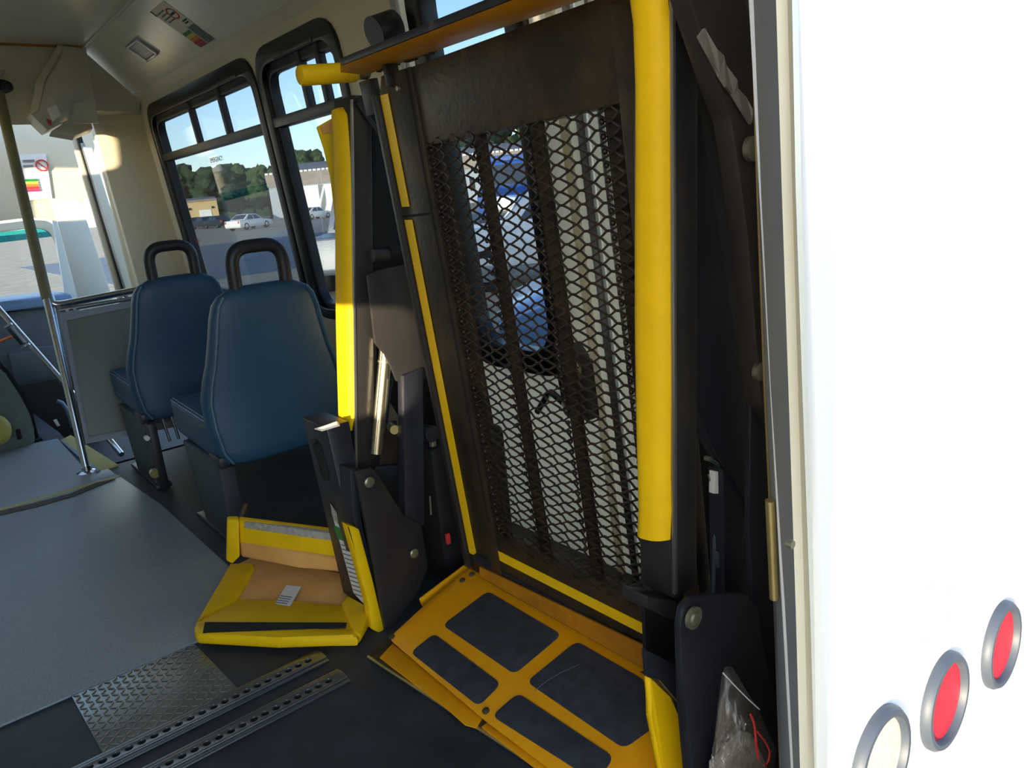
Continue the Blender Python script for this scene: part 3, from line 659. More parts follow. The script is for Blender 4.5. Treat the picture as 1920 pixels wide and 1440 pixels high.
dl2 = thing('cab_light', PX(8, 136, 'y', 4.29), 'small white lamp on the cream bulkhead above the pole flange', 'ceiling light')
pquad('lens', [PX(*p, 'y', 4.25) for p in ((-12, 132), (10, 130), (8, 138), (0, 145), (-14, 143))], .03, M_lens2, dl2, bev=.004)
# notice on the front bulkhead below the cap
nt2 = thing('wall_notice', PX(50, 330, 'y', 5.29), 'no-smoking notice with coloured bars on the front bulkhead', 'notice')
def NB(name, pts, m, y=5.29, th=.004): return pquad(name, [PX(*p, 'y', y) for p in pts], th, m, nt2, bev=0)
NB('card', ((36, 290), (86, 288), (98, 372), (50, 376)), M_paper)
cc = PX(79, 310, 'y', 5.28); 
plate('ring', [circ(cc.x, cc.z, .034, 24), circ(cc.x, cc.z, .027, 24)], .004, F_y(5.283), M_red, nt2)
plate('ring_bar', [[Vector((cc.x + a_, cc.z + b_)) for a_, b_ in ((-.02, .018), (-.016, .022), (.02, -.018), (.016, -.022))]], .004, F_y(5.283), M_red, nt2)
NB('text_line', ((42, 300), (64, 299), (65, 303), (43, 304)), M_graytext, 5.283); NB('text_line', ((43, 310), (62, 309), (63, 313), (44, 314)), M_graytext, 5.283)
for k, m in enumerate((M_green, M_yellowp, M_orange, M_red, M_magenta)): NB('colour_bar', ((46+1.2*k, 336+4.8*k), (70+1.2*k, 335+4.8*k), (71+1.2*k, 339.4+4.8*k), (47+1.2*k, 340.4+4.8*k)), m, 5.283)
# belt retractor on the pillar between window and lift door
rt = thing('belt_retractor', PX(725, 70, 'x', WX, WL), 'black drum belt retractor bolted to the pillar above the yellow grip', 'retractor')
ra, rb = PX(700, 48, 'x', 1.155), PX(752, 62, 'x', 1.155)
ra = PX(703, 62, 'y', 1.93); rb = PX(742, 48, 'y', 1.93)
cyl('drum', ra, rb, .043, M_black, rt, seg=28, bev=.004)
cyl('drum_cap', ra + (ra-rb)*.05, ra, .044, M_gasket, rt, seg=28)
pxy('bracket', ((700, 105), (702, 80), (735, 60), (757, 55), (765, 82), (740, 100)), 1.97, .006, M_black, rt)
q = PX(738, 89, 'y', 1.955); cyl('bolt', q, q + Vector((0, .02, 0)), .0075, M_bolt, rt, seg=12)
beam('mount_arm', PX(735, 70, 'y', 1.99), PX(748, 70, 'x', WX-.0, WL), .05, .05, M_black, rt)

# ==================================================================== WHEELCHAIR LIFT
lift = thing('wheelchair_lift', (.95, 1.1, 0), 'black and yellow folding wheelchair lift stowed upright before the side doors', 'wheelchair lift')
PLX, PLL = 1.0, .085
FP = lambda u, v, w: Vector((PLX - PLL*v + w, u, v))               # u = y, v = z, w outward
def PP(px, py): q = PX(px, py, 'x', PLX, PLL); return Vector((q.y, q.z))
# --- platform
YA, YB = .735, 1.478
pf = lift
sideL = plate('side_channel', [[Vector(p) for p in ((1.345, .12), (YB, .12), (YB, 1.285), (1.455, 1.325), (1.345, 1.325))]], .035, lambda u, v, w: FP(u, v, w - .006), M_plat, lift, .003)
plate('side_channel', [rect(YA, .806, .12, 1.32)], .035, lambda u, v, w: FP(u, v, w - .006), M_plat, lift, .003)
plate('top_panel', [[Vector(p) for p in ((YA, 1.186), (1.35, 1.172), (1.35, 1.325), (YA, 1.335))]], .03, FP, M_plat, lift, .003)
plate('bottom_panel', [[Vector(p) for p in ((YA, .125), (1.36, .125), (1.36, .27), (YA, .275))]], .03, FP, M_plat, lift, .003)
plate('outer_lip', [rect(YB-.004, YB+.014, .13, 1.29)], .07, lambda u, v, w: FP(u, v, w - .018), M_black2, lift, .003)
plate('seam', [rect(1.355, 1.359, .3, 1.32)], .002, lambda u, v, w: FP(u, v, w - .0075), M_dark, sideL)
plate('seam', [[Vector(p) for p in ((1.36, 1.040), (1.478, 1.036), (1.478, 1.031), (1.36, 1.035))]], .002, lambda u, v, w: FP(u, v, w - .0075), M_dark, sideL)
for a, b in ((1.055, 1.288), (.175, 1.026)): plate('yellow_tape', [rect(1.438, 1.468, a, b)], .0015, lambda u, v, w: FP(u, v, w - .0085), M_ytape, lift)
plate('yellow_tape', [[Vector(p) for p in ((.80, .195), (1.408, .195), (1.408, .222), (.80, .222))]], .0015, lambda u, v, w: FP(u, v, w - .0025), M_ytape, lift)
plate('toe_strip', [rect(YA, 1.45, .105, .165)], .02, lambda u, v, w: FP(u, v, w - .004), M_black, lift, .002)
for yc in (1.322, 1.184, 1.020, .842):
    plate('cross_rib', [rect(yc-.015, yc+.011, .16, 1.30)], .012, lambda u, v, w: FP(u, v, w + .010), M_plat, lift, .002)
    plate('cross_rib', [rect(yc-.017, yc-.013, .16, 1.30)], .016, lambda u, v, w: FP(u, v, w + .006), M_mesh, lift)
    bmw = bmesh.new()
    for k in range(44): bmesh.ops.create_uvsphere(bmw, u_segments=6, v_segments=4, radius=.0055, matrix=Matrix.Translation(FP(yc + .013, .22 + .0224*k + random.uniform(-.004, .004), .006)))
    ob_ = from_bm('weld_beads', bmw, M_mesh, lift, True); ob_['kind'] = 'stuff'
# expanded steel mesh
bm = bmesh.new(); LW, SW = .052, .0224; y0, z0 = YA + .02, .255
ny, nz = 13, 41
def strand(a, b, w_=.0031, t=.0034):
    A = FP(a[0], a[1], a[2]); B = FP(b[0], b[1], b[2]); d = (B - A).normalized(); nrm = Vector((-1, 0, -PLL)).normalized(); s = d.cross(nrm).normalized()
    v = []
    for P in (A, B):
        for i, j in ((-1, -1), (1, -1), (1, 1), (-1, 1)): v.append(bm.verts.new(P + s * i * w_/2 + nrm * j * t/2))
    for i in range(4): j = (i+1) % 4; bm.faces.new((v[i], v[j], v[4+j], v[4+i]))
for j in range(nz + 1):
    for i in range(ny * 2):
        zc = z0 + j * SW; up = (i + 0) % 2 == 0
        ya, yb = y0 + i*LW/2, y0 + (i+1)*LW/2
        if yb > 1.41: continue
        e = .0042
        if up: strand((ya + .004, zc, -.002), (yb - .004, zc + SW/2 - .0015, .003)); 
        else: strand((ya + .004, zc + SW/2 - .0015, .003), (yb - .004, zc, -.002))
        if up: strand((ya + .004, zc + .0, -.002), (yb - .004, zc - SW/2 + .0015, .003))
        else: strand((ya + .004, zc - SW/2 + .0015, .003), (yb - .004, zc, -.002))
    for i in range(ny * 2 + 1):      # bonds
        ya = y0 + i*LW/2; zc = z0 + j*SW + (SW/2 if i % 2 else 0)
        if ya < 1.41: strand((ya - .0046, zc, 0), (ya + .0046, zc, 0), .0042, .004)
from_bm('expanded_mesh', bm, M_mesh, lift)['kind'] = 'stuff'
for (px, py) in ((744, 166),): 
    q = PX(px, py, 'x', PLX-.012, PLL); cyl('rivet', q, q + Vector((.01, 0, 0)), .005, M_bolt, lift, seg=10)
# --- outer barrier lying over the top, and yellow grip
def ln(z, x): return z
bz = 1.343
hexa('outer_barrier', [Vector((.795, .70, bz)), Vector((.797, 1.455, bz)), Vector((.83, 1.53, bz)), Vector((.905, 1.555, bz)), Vector((.905, .70, bz))], [Vector((.795, .70, bz+.012)), Vector((.797, 1.455, bz+.012)), Vector((.83, 1.53, bz+.012)), Vector((.905, 1.555, bz+.012)), Vector((.905, .70, bz+.012))], M_ypaint, lift, .001)
hexa('barrier_rim', [Vector((.786, .70, bz-.001)), Vector((.788, 1.45, bz-.001)), Vector((.794, 1.455, bz-.001)), Vector((.792, .70, bz-.001))], [Vector((.786, .70, bz+.013)), Vector((.788, 1.45, bz+.013)), Vector((.794, 1.455, bz+.013)), Vector((.792, .70, bz+.013))], M_black, lift, .002)
bm = bmesh.new()
for k in range(26):
    bm_box(bm, (.906, 1.50 - k*.0085, bz+.006 + random.uniform(-.003, .003)), (.010, .007, .014))
from_bm('torn_edge', bm, M_worn, lift)['kind'] = 'stuff'
ga, gb = PX(560, 142, 'y', 1.60), PX(668, 135, 'y', 1.60)
cyl('hand_grip', ga, gb, .0215, M_yvin, lift, seg=24, bev=.008)
lathe('grip_collar', [(.016, 0), (.024, 0), (.024, .02), (.016, .02)], PX(672, 128, 'y', 1.60), (1, 0, 0), M_bolt, lift)
beam('barrier_arm', PX(690, 150, 'y', 1.52), PX(705, 215, 'y', 1.52), .05, .02, M_black, lift)
beam('barrier_arm', Vector((.885, 1.42, bz)), Vector((.89, 1.42, 1.30)), .015, .03, M_black, lift)

# --- arms
def arm(y0, y1, pts_px, yplane, wx, matn=M_black2):
    a, b = [PX(*p, 'y', yplane) for p in pts_px]
    loops = []
    for P in (b, a):
        loops.append([Vector((P.x, y0, P.z)), Vector((P.x + wx, y0, P.z)), Vector((P.x + wx, y1, P.z)), Vector((P.x, y1, P.z))])
    o = hexa('lift_arm', loops[0], loops[1], matn, lift, .004)
    hexa('edge_trim', [Vector((P_.x - .0022, y0 - .0022, P_.z)) for P_ in ()] or [loops[0][0] + Vector(d) for d in ((-.002, -.002, .01), (.004, -.002, .01), (.004, .004, .01), (-.002, .004, .01))], [loops[1][0] + Vector(d) for d in ((-.002, -.002, -.01), (.004, -.002, -.01), (.004, .004, -.01), (-.002, .004, -.01))], M_alu, o, .0004)
    return o, a, b
armL, La, Lb = arm(1.655, 1.745, ((658, 178), (669, 905)), 1.655, .055)
armR, Ra, Rb = arm(.655, .725, ((1260, -120), (1266, 1125)), .655, .055)
def armx(a, b, z): return a.x + (b.x - a.x) * (z - a.z) / (b.z - a.z)
def pad(levels, a, b, bulge, parent, name='arm_pad'):
    rings = []
    lean = -(a.x - b.x) / (a.z - b.z); val = b.x + lean * b.z - .004
    for (py, xl, xr, *s) in levels:
        pl, pr_ = PX(xl, py + (s[0] if s else 0), 'x', val, lean), PX(xr, py + (s[1] if s else 0), 'x', val, lean)
        ring = []
        for k in range(9):                       # bulged face towards the aisle
            t = k / 8; p = pl.lerp(pr_, t); bl = bulge * (1 - abs(2*t - 1)**3)
            ring.append(p + Vector((-bl, 0, 0)))
        ring += [pr_ + Vector((.010, -.002, 0)), pl.lerp(pr_, .5) + Vector((.004, 0, 0)), pl + Vector((.010, .002, 0))]
        rings.append(ring)
    return loft(name, rings, M_yvin, parent)
pdL = pad([(203, 625, 640, 8, -2), (215, 623, 648, 4, 0), (250, 626, 651), (300, 627, 654), (380, 629, 656), (450, 630, 657), (520, 630, 658), (600, 631, 659), (690, 633, 661), (750, 635, 662), (785, 636, 661), (806, 636, 657, -6, 2)], La, Lb, .012, armL)
pdR = pad([(-60, 1176, 1246), (0, 1181, 1248), (45, 1187, 1252), (160, 1191, 1253), (300, 1191, 1253), (450, 1190, 1253), (600, 1190, 1254), (680, 1191, 1255), (800, 1193, 1254), (900, 1196, 1254), (960, 1197, 1255), (1008, 1195, 1253, -8, 5)], Ra, Rb, .014, armR)
# loose torn flap at the top of the left pad
fp_ = [PX(*p, 'y', 1.80) for p in ((594, 238), (622, 222), (628, 260), (630, 420), (620, 330), (608, 280))]
hexa('pad_flap', fp_, [p + Vector((.004, .012, 0)) for p in fp_], M_yvin, armL, .002)
ff = [PX(*p, 'y', 1.796) for p in ((600, 238), (622, 226), (624, 248), (606, 252))]
hexa('foam_edge', ff, [p + Vector((.002, .008, 0)) for p in ff], M_foam, armL, .001)
# --- left tower: plates, links, cylinder
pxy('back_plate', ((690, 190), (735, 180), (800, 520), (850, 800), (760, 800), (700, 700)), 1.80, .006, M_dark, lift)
pxy('tower_face', ((668, 200), (697, 215), (697, 480), (694, 520), (706, 650), (712, 900), (669, 905)), 1.668, .05, M_black2, lift, .004)
pxy('gusset_plate', ((690, 516), (704, 508), (766, 494), (792, 610), (812, 706), (790, 712), (745, 716), (735, 690), (722, 664), (704, 644)), 1.60, .01, M_black2, lift, .004)
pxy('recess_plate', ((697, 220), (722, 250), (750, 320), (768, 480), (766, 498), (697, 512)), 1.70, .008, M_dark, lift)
pxy('link_bar', ((757, 705), (793, 690), (796, 985), (760, 985)), 1.585, .03, M_black, lift, .004)
pxy('foot_plate', ((668, 884), (700, 878), (712, 896), (758, 968), (790, 984), (803, 1063), (787, 1104), (732, 1188), (724, 1188)), 1.575, .014, M_black2, lift, .010)
pxy('foot_plate', ((656, 880), (672, 880), (678, 980), (728, 1186), (722, 1190), (668, 1000), (660, 950)), 1.60, .10, M_black, lift, .003)
for p, r in (((692, 904), .0135), ((776, 1037), .0125)):
    q = PX(*p, 'y', 1.57); lathe('bolt_head', [(r, -.001), (r, .004), (r*.8, .006), (r*.3, .0065)], q, (0, -1, 0), M_bolt, lift, 20)
tube('link_rod', [PX(672, 192, 'y', 1.62), PX(738, 292, 'y', 1.56)], .005, M_black, lift, seg=8)
pxy('rod_plate', ((668, 185), (690, 172), (722, 190), (738, 292), (728, 292), (700, 225)), 1.64, .006, M_black, lift)
cyl('roller', PX(698, 479, 'y', 1.62), PX(727, 479, 'y', 1.62), .016, M_black2, lift); cyl('roller_end', PX(727, 477, 'y', 1.62), PX(748, 476, 'y', 1.62), .022, M_dark, lift)
q = PX(683, 482, 'y', 1.66); cyl('roller_pin', q, q + Vector((0, .01, 0)), .006, M_bolt, lift, seg=10)
h0, h1 = PX(725, 640, 'y', 1.64), PX(706, 850, 'y', 1.64)
cyl('hydraulic_cylinder', h0, h1, .0165, M_steel, lift, seg=24); lathe('cylinder_ring', [(.016, 0), (.018, 0), (.018, .005), (.016, .005)], h0 + (h1-h0)*.17, (h1-h0), M_bolt, lift)
tube('hose', [PX(735, 660, 'y', 1.63), PX(738, 690, 'y', 1.66), PX(728, 740, 'y', 1.68), PX(722, 800, 'y', 1.69)], .006, M_black, lift, seg=8, rad=.02)
cyl('link_pin', PX(733, 800, 'y', 1.66), PX(740, 806, 'y', 1.62), .012, M_brass, lift, seg=14)
pxy('link_plate', ((712, 800), (745, 790), (748, 870), (712, 872)), 1.67, .02, M_plat, lift)
pxy('cross_tie', ((700, 875), (755, 872), (760, 905), (712, 900)), 1.66, .02, M_black, lift)
# pump enclosure with its warning label, leaning against the tower
pe0, pe1 = PX(611, 801, 'y', 1.655), PX(697, 1182, 'y', 1.655)
pln = -(pe0.x - pe1.x) / (pe0.z - pe1.z); pvl = pe1.x + pln*pe1.z
pk0 = PX(573, 815, 'x', pvl, pln); pdy = pk0.y - 1.655
pr0, pr1 = PX(655, 784, 'y', 1.655), PX(724, 1190, 'y', 1.655)
pmp = hexa('pump_cover', [pe1, pr1, pr1 + Vector((0, pdy, 0)), pe1 + Vector((0, pdy, 0))], [pe0, Vector((pr0.x, 1.655, pe0.z)), Vector((pr0.x, 1.655 + pdy, pe0.z)), pe0 + Vector((0, pdy, 0))], M_black, lift, .006)
def pside(name, poly, th, m, off=.0, r=0.0):
    c_ = [PX(*p, 'x', pvl - off, pln) for p in poly]; lp = [Vector((q.y, q.z)) for q in c_]
    return plate(name, [rnd(lp, r) if r else lp], th, lambda u, v, w: Vector((pvl - off - pln*v - w, u, v)), m, pmp)
pside('hand_slot', ((588, 834), (594, 828), (601, 834), (617, 890), (616, 902), (609, 900), (604, 890)), .002, M_dark, .0005, .006)
pside('slot_rim', ((583, 832), (591, 822), (594, 828), (588, 834), (604, 890), (609, 900), (603, 902), (598, 892)), .004, M_black2, .0005)
pside('label', ((622, 958), (633, 962), (652, 1004), (690, 1138), (683, 1132), (664, 1112)), .0015, M_paper, .0005)
pside('label_header', ((626, 984), (648, 996), (655, 1018), (634, 1010)), .0012, M_green, .0022)
for k in range(12):
    yy = 1020 + k*8.4; xx = 640 + (yy - 1022)*.27
    pside('label_text', ((xx, yy), (xx + 15, yy + 5), (xx + 15.4, yy + 7), (xx + .4, yy + 2)), .0008, M_graytext, .0022)
pside('label_tear', ((620, 945), (628, 956), (645, 985), (638, 986), (626, 974)), .0012, M_velcro_w, .0022)
stq = [PX(*p, 'z', pe0.z + .001) for p in ((590, 804), (604, 808), (637, 798), (634, 791))]
plate('white_sticker', [[q.xy for q in stq]], .002, F_z(pe0.z), M_paper, pmp)
pxy('edge_pad', ((650, 984), (664, 987), (674, 993), (700, 1090), (723, 1189), (716, 1190), (697, 1180), (690, 1130), (668, 1050)), 1.585, .03, M_yvin, lift, .004, .004)
pxy('white_sticker', ((595, 803), (606, 806), (634, 797), (632, 790)), 1.64, .004, M_paper, pmp)
# pump parts in the dark well behind the tower
pb_ = box('pump_body', (1.12, 1.72, .22), (.26, .20, .40), M_dark, lift, .02)
cyl('pump_motor', (1.10, 1.60, .12), (1.10, 1.60, .40), .06, M_black, lift, bev=.01)
q = PX(812, 815, 'y', 1.60); cyl('valve_knob', q, q + Vector((.0, .05, 0)), .022, M_black, lift, seg=20, bev=.004)
q = PX(812, 836, 'y', 1.62); cyl('valve_stem', q, q + Vector((0, 0, .03)), .009, M_bolt, lift, seg=12)
q = PX(840, 1010, 'y', 1.58); box('red_tab', q, (.012, .01, .03), M_red, lift, .002)
tube('wire', [PX(806, 930, 'y', 1.58), PX(808, 965, 'y', 1.58)], .0025, M_bolt, lift, seg=6)
# --- base plate: yellow steel sloping up to the platform, four grit inserts
BX0, BZ0, BS = .73, .030, .31
nb_ = Vector((-BS, 0, 1)).normalized()
def PBs(px, py, off=0.0):
    d = ray(px, py); p0 = Vector((BX0, 0, BZ0)) + nb_*off; t = (p0 - CAM).dot(nb_) / d.dot(nb_); p = CAM + d*t
    return Vector((p.x, p.y))
FB = lambda u, v, w: Vector((u, v, BZ0 + BS*(u - BX0))) + nb_ * w
outl = rnd([PBs(*p) for p in ((728, 1196), (800, 1130), (882, 1064), (910, 1078), (1216, 1252), (1300, 1440), (1320, 1530), (1150, 1530), (912, 1352))], [.02, .0, .015, 0, .01, .0, 0, 0, .01])
bp_ = plate('base_plate', [outl], .005, lambda u, v, w: FB(u, v, w - .006), M_ypaint, lift, .001)
I = [((720, 250), (1110, 480), (860, 690), (480, 430)), ((435, 475), (790, 740), (670, 860), (310, 575)), ((1190, 515), (1550, 722), (1640, 940), (1440, 1085), (925, 730)), ((880, 790), (1390, 1130), (1290, 1260), (740, 910))]
for lp in I:
    lp = [PBs(660 + a/2.8235, 1020 + b/2.8235) for a, b in lp]
    plate('tread_insert', [rnd(lp, .018)], .0022, lambda u, v, w: FB(u, v, w - .0008), M_tread, bp_, .0006)
scr = [PBs(*p) for p in ((1002, 1297), (1025, 1278), (1052, 1262), (1086, 1247))]
tube('scratch', [FB(q.x, q.y, .0012) for q in scr], .0007, M_graytext, bp_, seg=4)
for p in ((734, 1194), (911, 1333), (867, 1088), (885, 1077)):
    q = PBs(*p); lathe('rivet', [(.008, -.003), (.008, .002), (.005, .004)], FB(q.x, q.y, 0), nb_, M_worn, bp_, 14)
pxy('side_lip', ((787, 1124), (872, 1060), (882, 1058), (888, 1066), (884, 1076), (800, 1140), (793, 1138)), 1.53, .006, M_ypaint, bp_, .006, .001)
def zpoly(pts, z): return [PX(*p, 'z', z).xy for p in pts]
plate('transition_plate', [zpoly(((690, 1230), (712, 1212), (735, 1204), (930, 1350), (1100, 1470), (1060, 1470)), .012)], .010, F_z(.002), M_worn, lift, .001)
plate('transition_paint', [zpoly(((712, 1232), (736, 1206), (906, 1342), (893, 1364), (872, 1358), (840, 1330)), .016)], .003, F_z(.0125), M_ypaint, lift, .0005)
plate('transition_paint', [zpoly(((903, 1362), (918, 1350), (1062, 1452), (1020, 1452)), .016)], .003, F_z(.0125), M_ypaint, lift, .0005)
bm = bmesh.new(); ea, eb = PX(690, 1231, 'z', .010), PX(1060, 1472, 'z', .010); dd = (eb - ea)
from_bm('edge_bead', bm, M_worn, lift) if False else bm.free()
tube('edge_bead', [ea, eb], .0035, M_brass, lift, seg=6)
rsp = [PX(*p, 'x', .978) for p in ((900, 1062), (1225, 1218), (1225, 1262), (900, 1080))]
plate('rear_strip', [[Vector((q.y, q.z)) for q in rsp]], .004, F_x(.976), M_brownpaint, lift)
hexa('base_box', [Vector((.80, .68, .0)), Vector((1.10, .68, .0)), Vector((1.10, 1.50, .0)), Vector((.80, 1.50, .0))], [Vector((.80, .68, .028)), Vector((1.10, .68, .09)), Vector((1.10, 1.50, .09)), Vector((.80, 1.50, .028))], M_black, lift, .002)
cyl('hinge_barrel', PX(893, 1046, 'x', .975), PX(893, 1046, 'x', .975) + Vector((0, -.05, 0)), .013, M_black, lift, seg=14)
# --- right tower
pxy('tower_plate', ((1264, -80), (1440, -80), (1440, 1010), (1412, 965), (1368, 885), (1342, 850), (1322, 805), (1300, 775), (1264, 735)), .675, .008, M_black, lift, .004)
pxy('tower_plate', ((1272, -80), (1284, -80), (1286, 700), (1290, 730), (1345, 855), (1340, 862), (1278, 748), (1274, 700)), .662, .010, M_black, lift)
pxy('diagonal_arm', ((1276, -60), (1390, -60), (1440, 260), (1450, 800), (1428, 760), (1402, 440), (1386, 320), (1371, 222), (1344, 150)), .60, .03, M_diag, lift, .006, .003)
tp_ = [(1322, 53), (1311, 68), (1328, 100), (1345, 130), (1350, 143), (1362, 162), (1374, 172), (1376, 180), (1392, 207), (1408, 233), (1411, 226), (1412, 205), (1400, 183), (1384, 165), (1383, 150), (1362, 122), (1358, 104), (1345, 92)]
bm = bmesh.new(); vv = [bm.verts.new(PX(a, b, 'y', .596 - .002*(i % 3))) for i, (a, b) in enumerate(tp_)]
bm.faces.new(vv); bmesh.ops.triangulate(bm, faces=bm.faces); 
r_ = bmesh.ops.extrude_face_region(bm, geom=bm.faces[:]); bmesh.ops.translate(bm, verts=[g_ for g_ in r_['geom'] if isinstance(g_, bmesh.types.BMVert)], vec=(0, .004, 0))
from_bm('duct_tape', bm, M_duct, lift)
for p, yy, r in (((1410, 279), .592, .0165), ((1424, 697), .60, .014)):
    q = PX(*p, 'y', yy); lathe('bolt_head', [(r, -.004), (r, .003), (r*.8, .006), (r*.4, .007)], q, (0, -1, 0), M_bolt, lift, 22)
pxy('inner_plate', ((1410, 640), (1450, 640), (1475, 1200), (1500, 1560), (1430, 1560), (1415, 1150), (1405, 1000)), .62, .01, M_black, lift)
pxy('tower_post', ((1356, 880), (1402, 930), (1408, 1130), (1360, 1130)), .68, .03, M_black, lift)
# wiring in the gap
pxy('rear_shroud', ((1290, 740), (1470, 740), (1480, 1180), (1290, 1180)), .80, .006, M_dark, lift)
for pts, m, r in (([(1332, 862), (1346, 870), (1350, 900), (1346, 960), (1340, 1010), (1338, 1110)], M_dash, .0035), ([(1356, 925), (1354, 960), (1347, 1000), (1350, 1040), (1352, 1115)], M_graytext, .0018), ([(1328, 890), (1334, 910), (1341, 922)], M_graytext, .0014), ([(1348, 925), (1352, 980), (1350, 1050), (1356, 1085), (1350, 1118)], M_graytext, .0016)):
    tube('wire', [PX(*p, 'y', .70) for p in pts], r, m, lift, seg=6, rad=.02)
pxy('connector', ((1341, 884), (1353, 884), (1353, 900), (1362, 902), (1362, 926), (1340, 926)), .69, .012, M_paper, lift)
pxy('connector', ((1346, 1034), (1358, 1046), (1361, 1068), (1352, 1072), (1346, 1056)), .69, .012, M_dash, lift)
for p in ((1332, 861), (1407, 1008), (1409, 980)):
    q = PX(*p, 'y', .665); cyl('fixing', q, q + Vector((0, .01, 0)), .004, M_bolt, lift, seg=8)
# lower bracket with pivot bolt, dark recess, curved yellow foot pad
pxy('pivot_bracket', ((1276, 1175), (1282, 1138), (1300, 1121), (1330, 1116), (1398, 1114), (1424, 1142), (1428, 1195), (1440, 1250), (1462, 1330), (1500, 1560), (1310, 1560), (1288, 1330), (1278, 1250)), .585, .012, M_black, lift, .008, .002)
q = PX(1300, 1158, 'y', .58); lathe('pivot_bolt', [(.0165, -.002), (.0165, .003), (.013, .0035), (.0125, .002), (.0095, .003), (.0085, .006), (.003, .0065)], q, (0, -1, 0), M_bolt, lift, 26)
pxy('recess_panel', ((1208, 1120), (1282, 1110), (1282, 1256), (1212, 1230)), .74, .008, M_dark, lift)
pxy('arm_foot', ((1214, 1118), (1268, 1128), (1266, 1164), (1250, 1158), (1236, 1148), (1214, 1142)), .66, .05, M_black2, lift, .004)
pxy('ledge', ((1210, 1218), (1278, 1252), (1284, 1330), (1262, 1305), (1238, 1276), (1214, 1270)), .66, .008, M_black, lift, .004)
pxy('bracket_web', ((1276, 1250), (1288, 1330), (1312, 1560), (1300, 1560), (1278, 1320)), .60, .01, M_black, lift)
fpad = [PX(*p, 'y', .68) for p in ((1215, 1270), (1224, 1268), (1245, 1284), (1264, 1310), (1276, 1350), (1284, 1400), (1300, 1540), (1256, 1540), (1222, 1345))]
hexa('foot_pad', fpad, [p + Vector((.0, .012, 0)) for p in fpad], M_yvin, lift, .006)
te = [PX(*p, 'y', .676) for p in ((1217, 1269), (1228, 1268), (1246, 1284), (1263, 1308), (1258, 1307), (1240, 1290), (1226, 1276))]
hexa('torn_rim', te, [p + Vector((0, .02, 0)) for p in te], M_worn, lift, .001)

# ==================================================================== LOOSE THINGS
# the unfolded yellow pad cover, foam side up
pc = thing('pad_cover', (.6, 1.9, .01), 'yellow vinyl pad cover lying open on the floor, tan foam backing showing', 'pad')
def fl3(px, py, z): return PX(px, py, 'z', z)
def sheet(name, pts, zs, th, m, parent=pc, bev=.004):
    P = [fl3(p[0], p[1], z) for p, z in zip(pts, zs if isinstance(zs, (list, tuple)) else [zs]*len(pts))]
    n_ = (P[1]-P[0]).cross(P[2]-P[0]).normalized(); n_ = n_ if n_.z > 0 else -n_
    return hexa(name, [p - n_*th for p in P], P, m, parent, bev)
sheet('floor_panel', ((440, 1092), (660, 1080), (690, 1130), (690, 1160), (672, 1192), (364, 1178)), .028, .026, M_yvin, bev=.008)
sheet('foam_backing', ((440, 1060), (478, 1042), (640, 1075), (655, 1112), (640, 1134), (520, 1126), (448, 1122)), .030, .004, M_foam)
sheet('side_flap', ((432, 1056), (474, 1056), (476, 1066), (449, 1118), (440, 1126), (385, 1150), (366, 1170)), .036, .012, M_yvin)
sheet('front_flap', ((366, 1168), (450, 1124), (540, 1126), (640, 1134), (664, 1150), (672, 1182), (664, 1190), (372, 1186)), .040, .010, M_yvin)
sheet('corner_fold', ((640, 1132), (652, 1116), (688, 1136), (690, 1156), (676, 1190), (662, 1180)), .052, .016, M_yvin)
fr_ = sheet('front_roll', ((362, 1174), (372, 1166), (664, 1178), (672, 1194), (520, 1195), (366, 1190)), .046, .03, M_yvin, bev=.012)
sheet('velcro_strip', ((384, 1166), (650, 1167), (648, 1176), (380, 1186)), .0475, .003, M_velcro_b, bev=.0006)
sheet('paper_label', ((516, 1131), (537, 1097), (565, 1100), (544, 1136)), .042, .0012, M_paper, bev=0)
for k in range(4): sheet('label_text', ((526-3*k, 1116+4*k), (548-3*k, 1119+4*k), (547-3*k, 1120.5+4*k), (525-3*k, 1117.5+4*k)), .0428, .0004, M_graytext, bev=0)
# upright back flap
def bk3(px, py, y): return PX(px, py, 'y', y)
def upflap(name, pts, ys_, th, m, bev=.006):
    P = [bk3(p[0], p[1], y) for p, y in zip(pts, ys_)]
    return hexa(name, P, [p + Vector((.01, th, 0)) for p in P], m, pc, bev)
upflap('back_flap', ((448, 974), (640, 1000), (652, 1000), (652, 1062), (640, 1048), (450, 1020)), (2.12, 1.80, 1.78, 1.78, 1.80, 2.12), .03, M_yvin)
upflap('back_foam', ((450, 1016), (470, 1020), (650, 1048), (655, 1078), (560, 1064), (452, 1046)), (2.115, 2.08, 1.775, 1.775, 1.93, 2.115), .03, M_foam, .01)
upflap('back_velcro', ((458, 978), (645, 1004), (648, 1016), (592, 1010), (458, 990)), (2.10, 1.775, 1.775, 1.87, 2.10), .012, M_velcro_w, .001)
upflap('corner_flap', ((426, 974), (448, 974), (450, 1044), (436, 1058), (424, 1052)), (2.14, 2.11, 2.11, 2.14, 2.15), .03, M_yvin)
tube('strap_end', [bk3(452, 972, 2.14), bk3(456, 958, 2.15), bk3(461, 946, 2.16)], .007, M_worn, pc, seg=8)
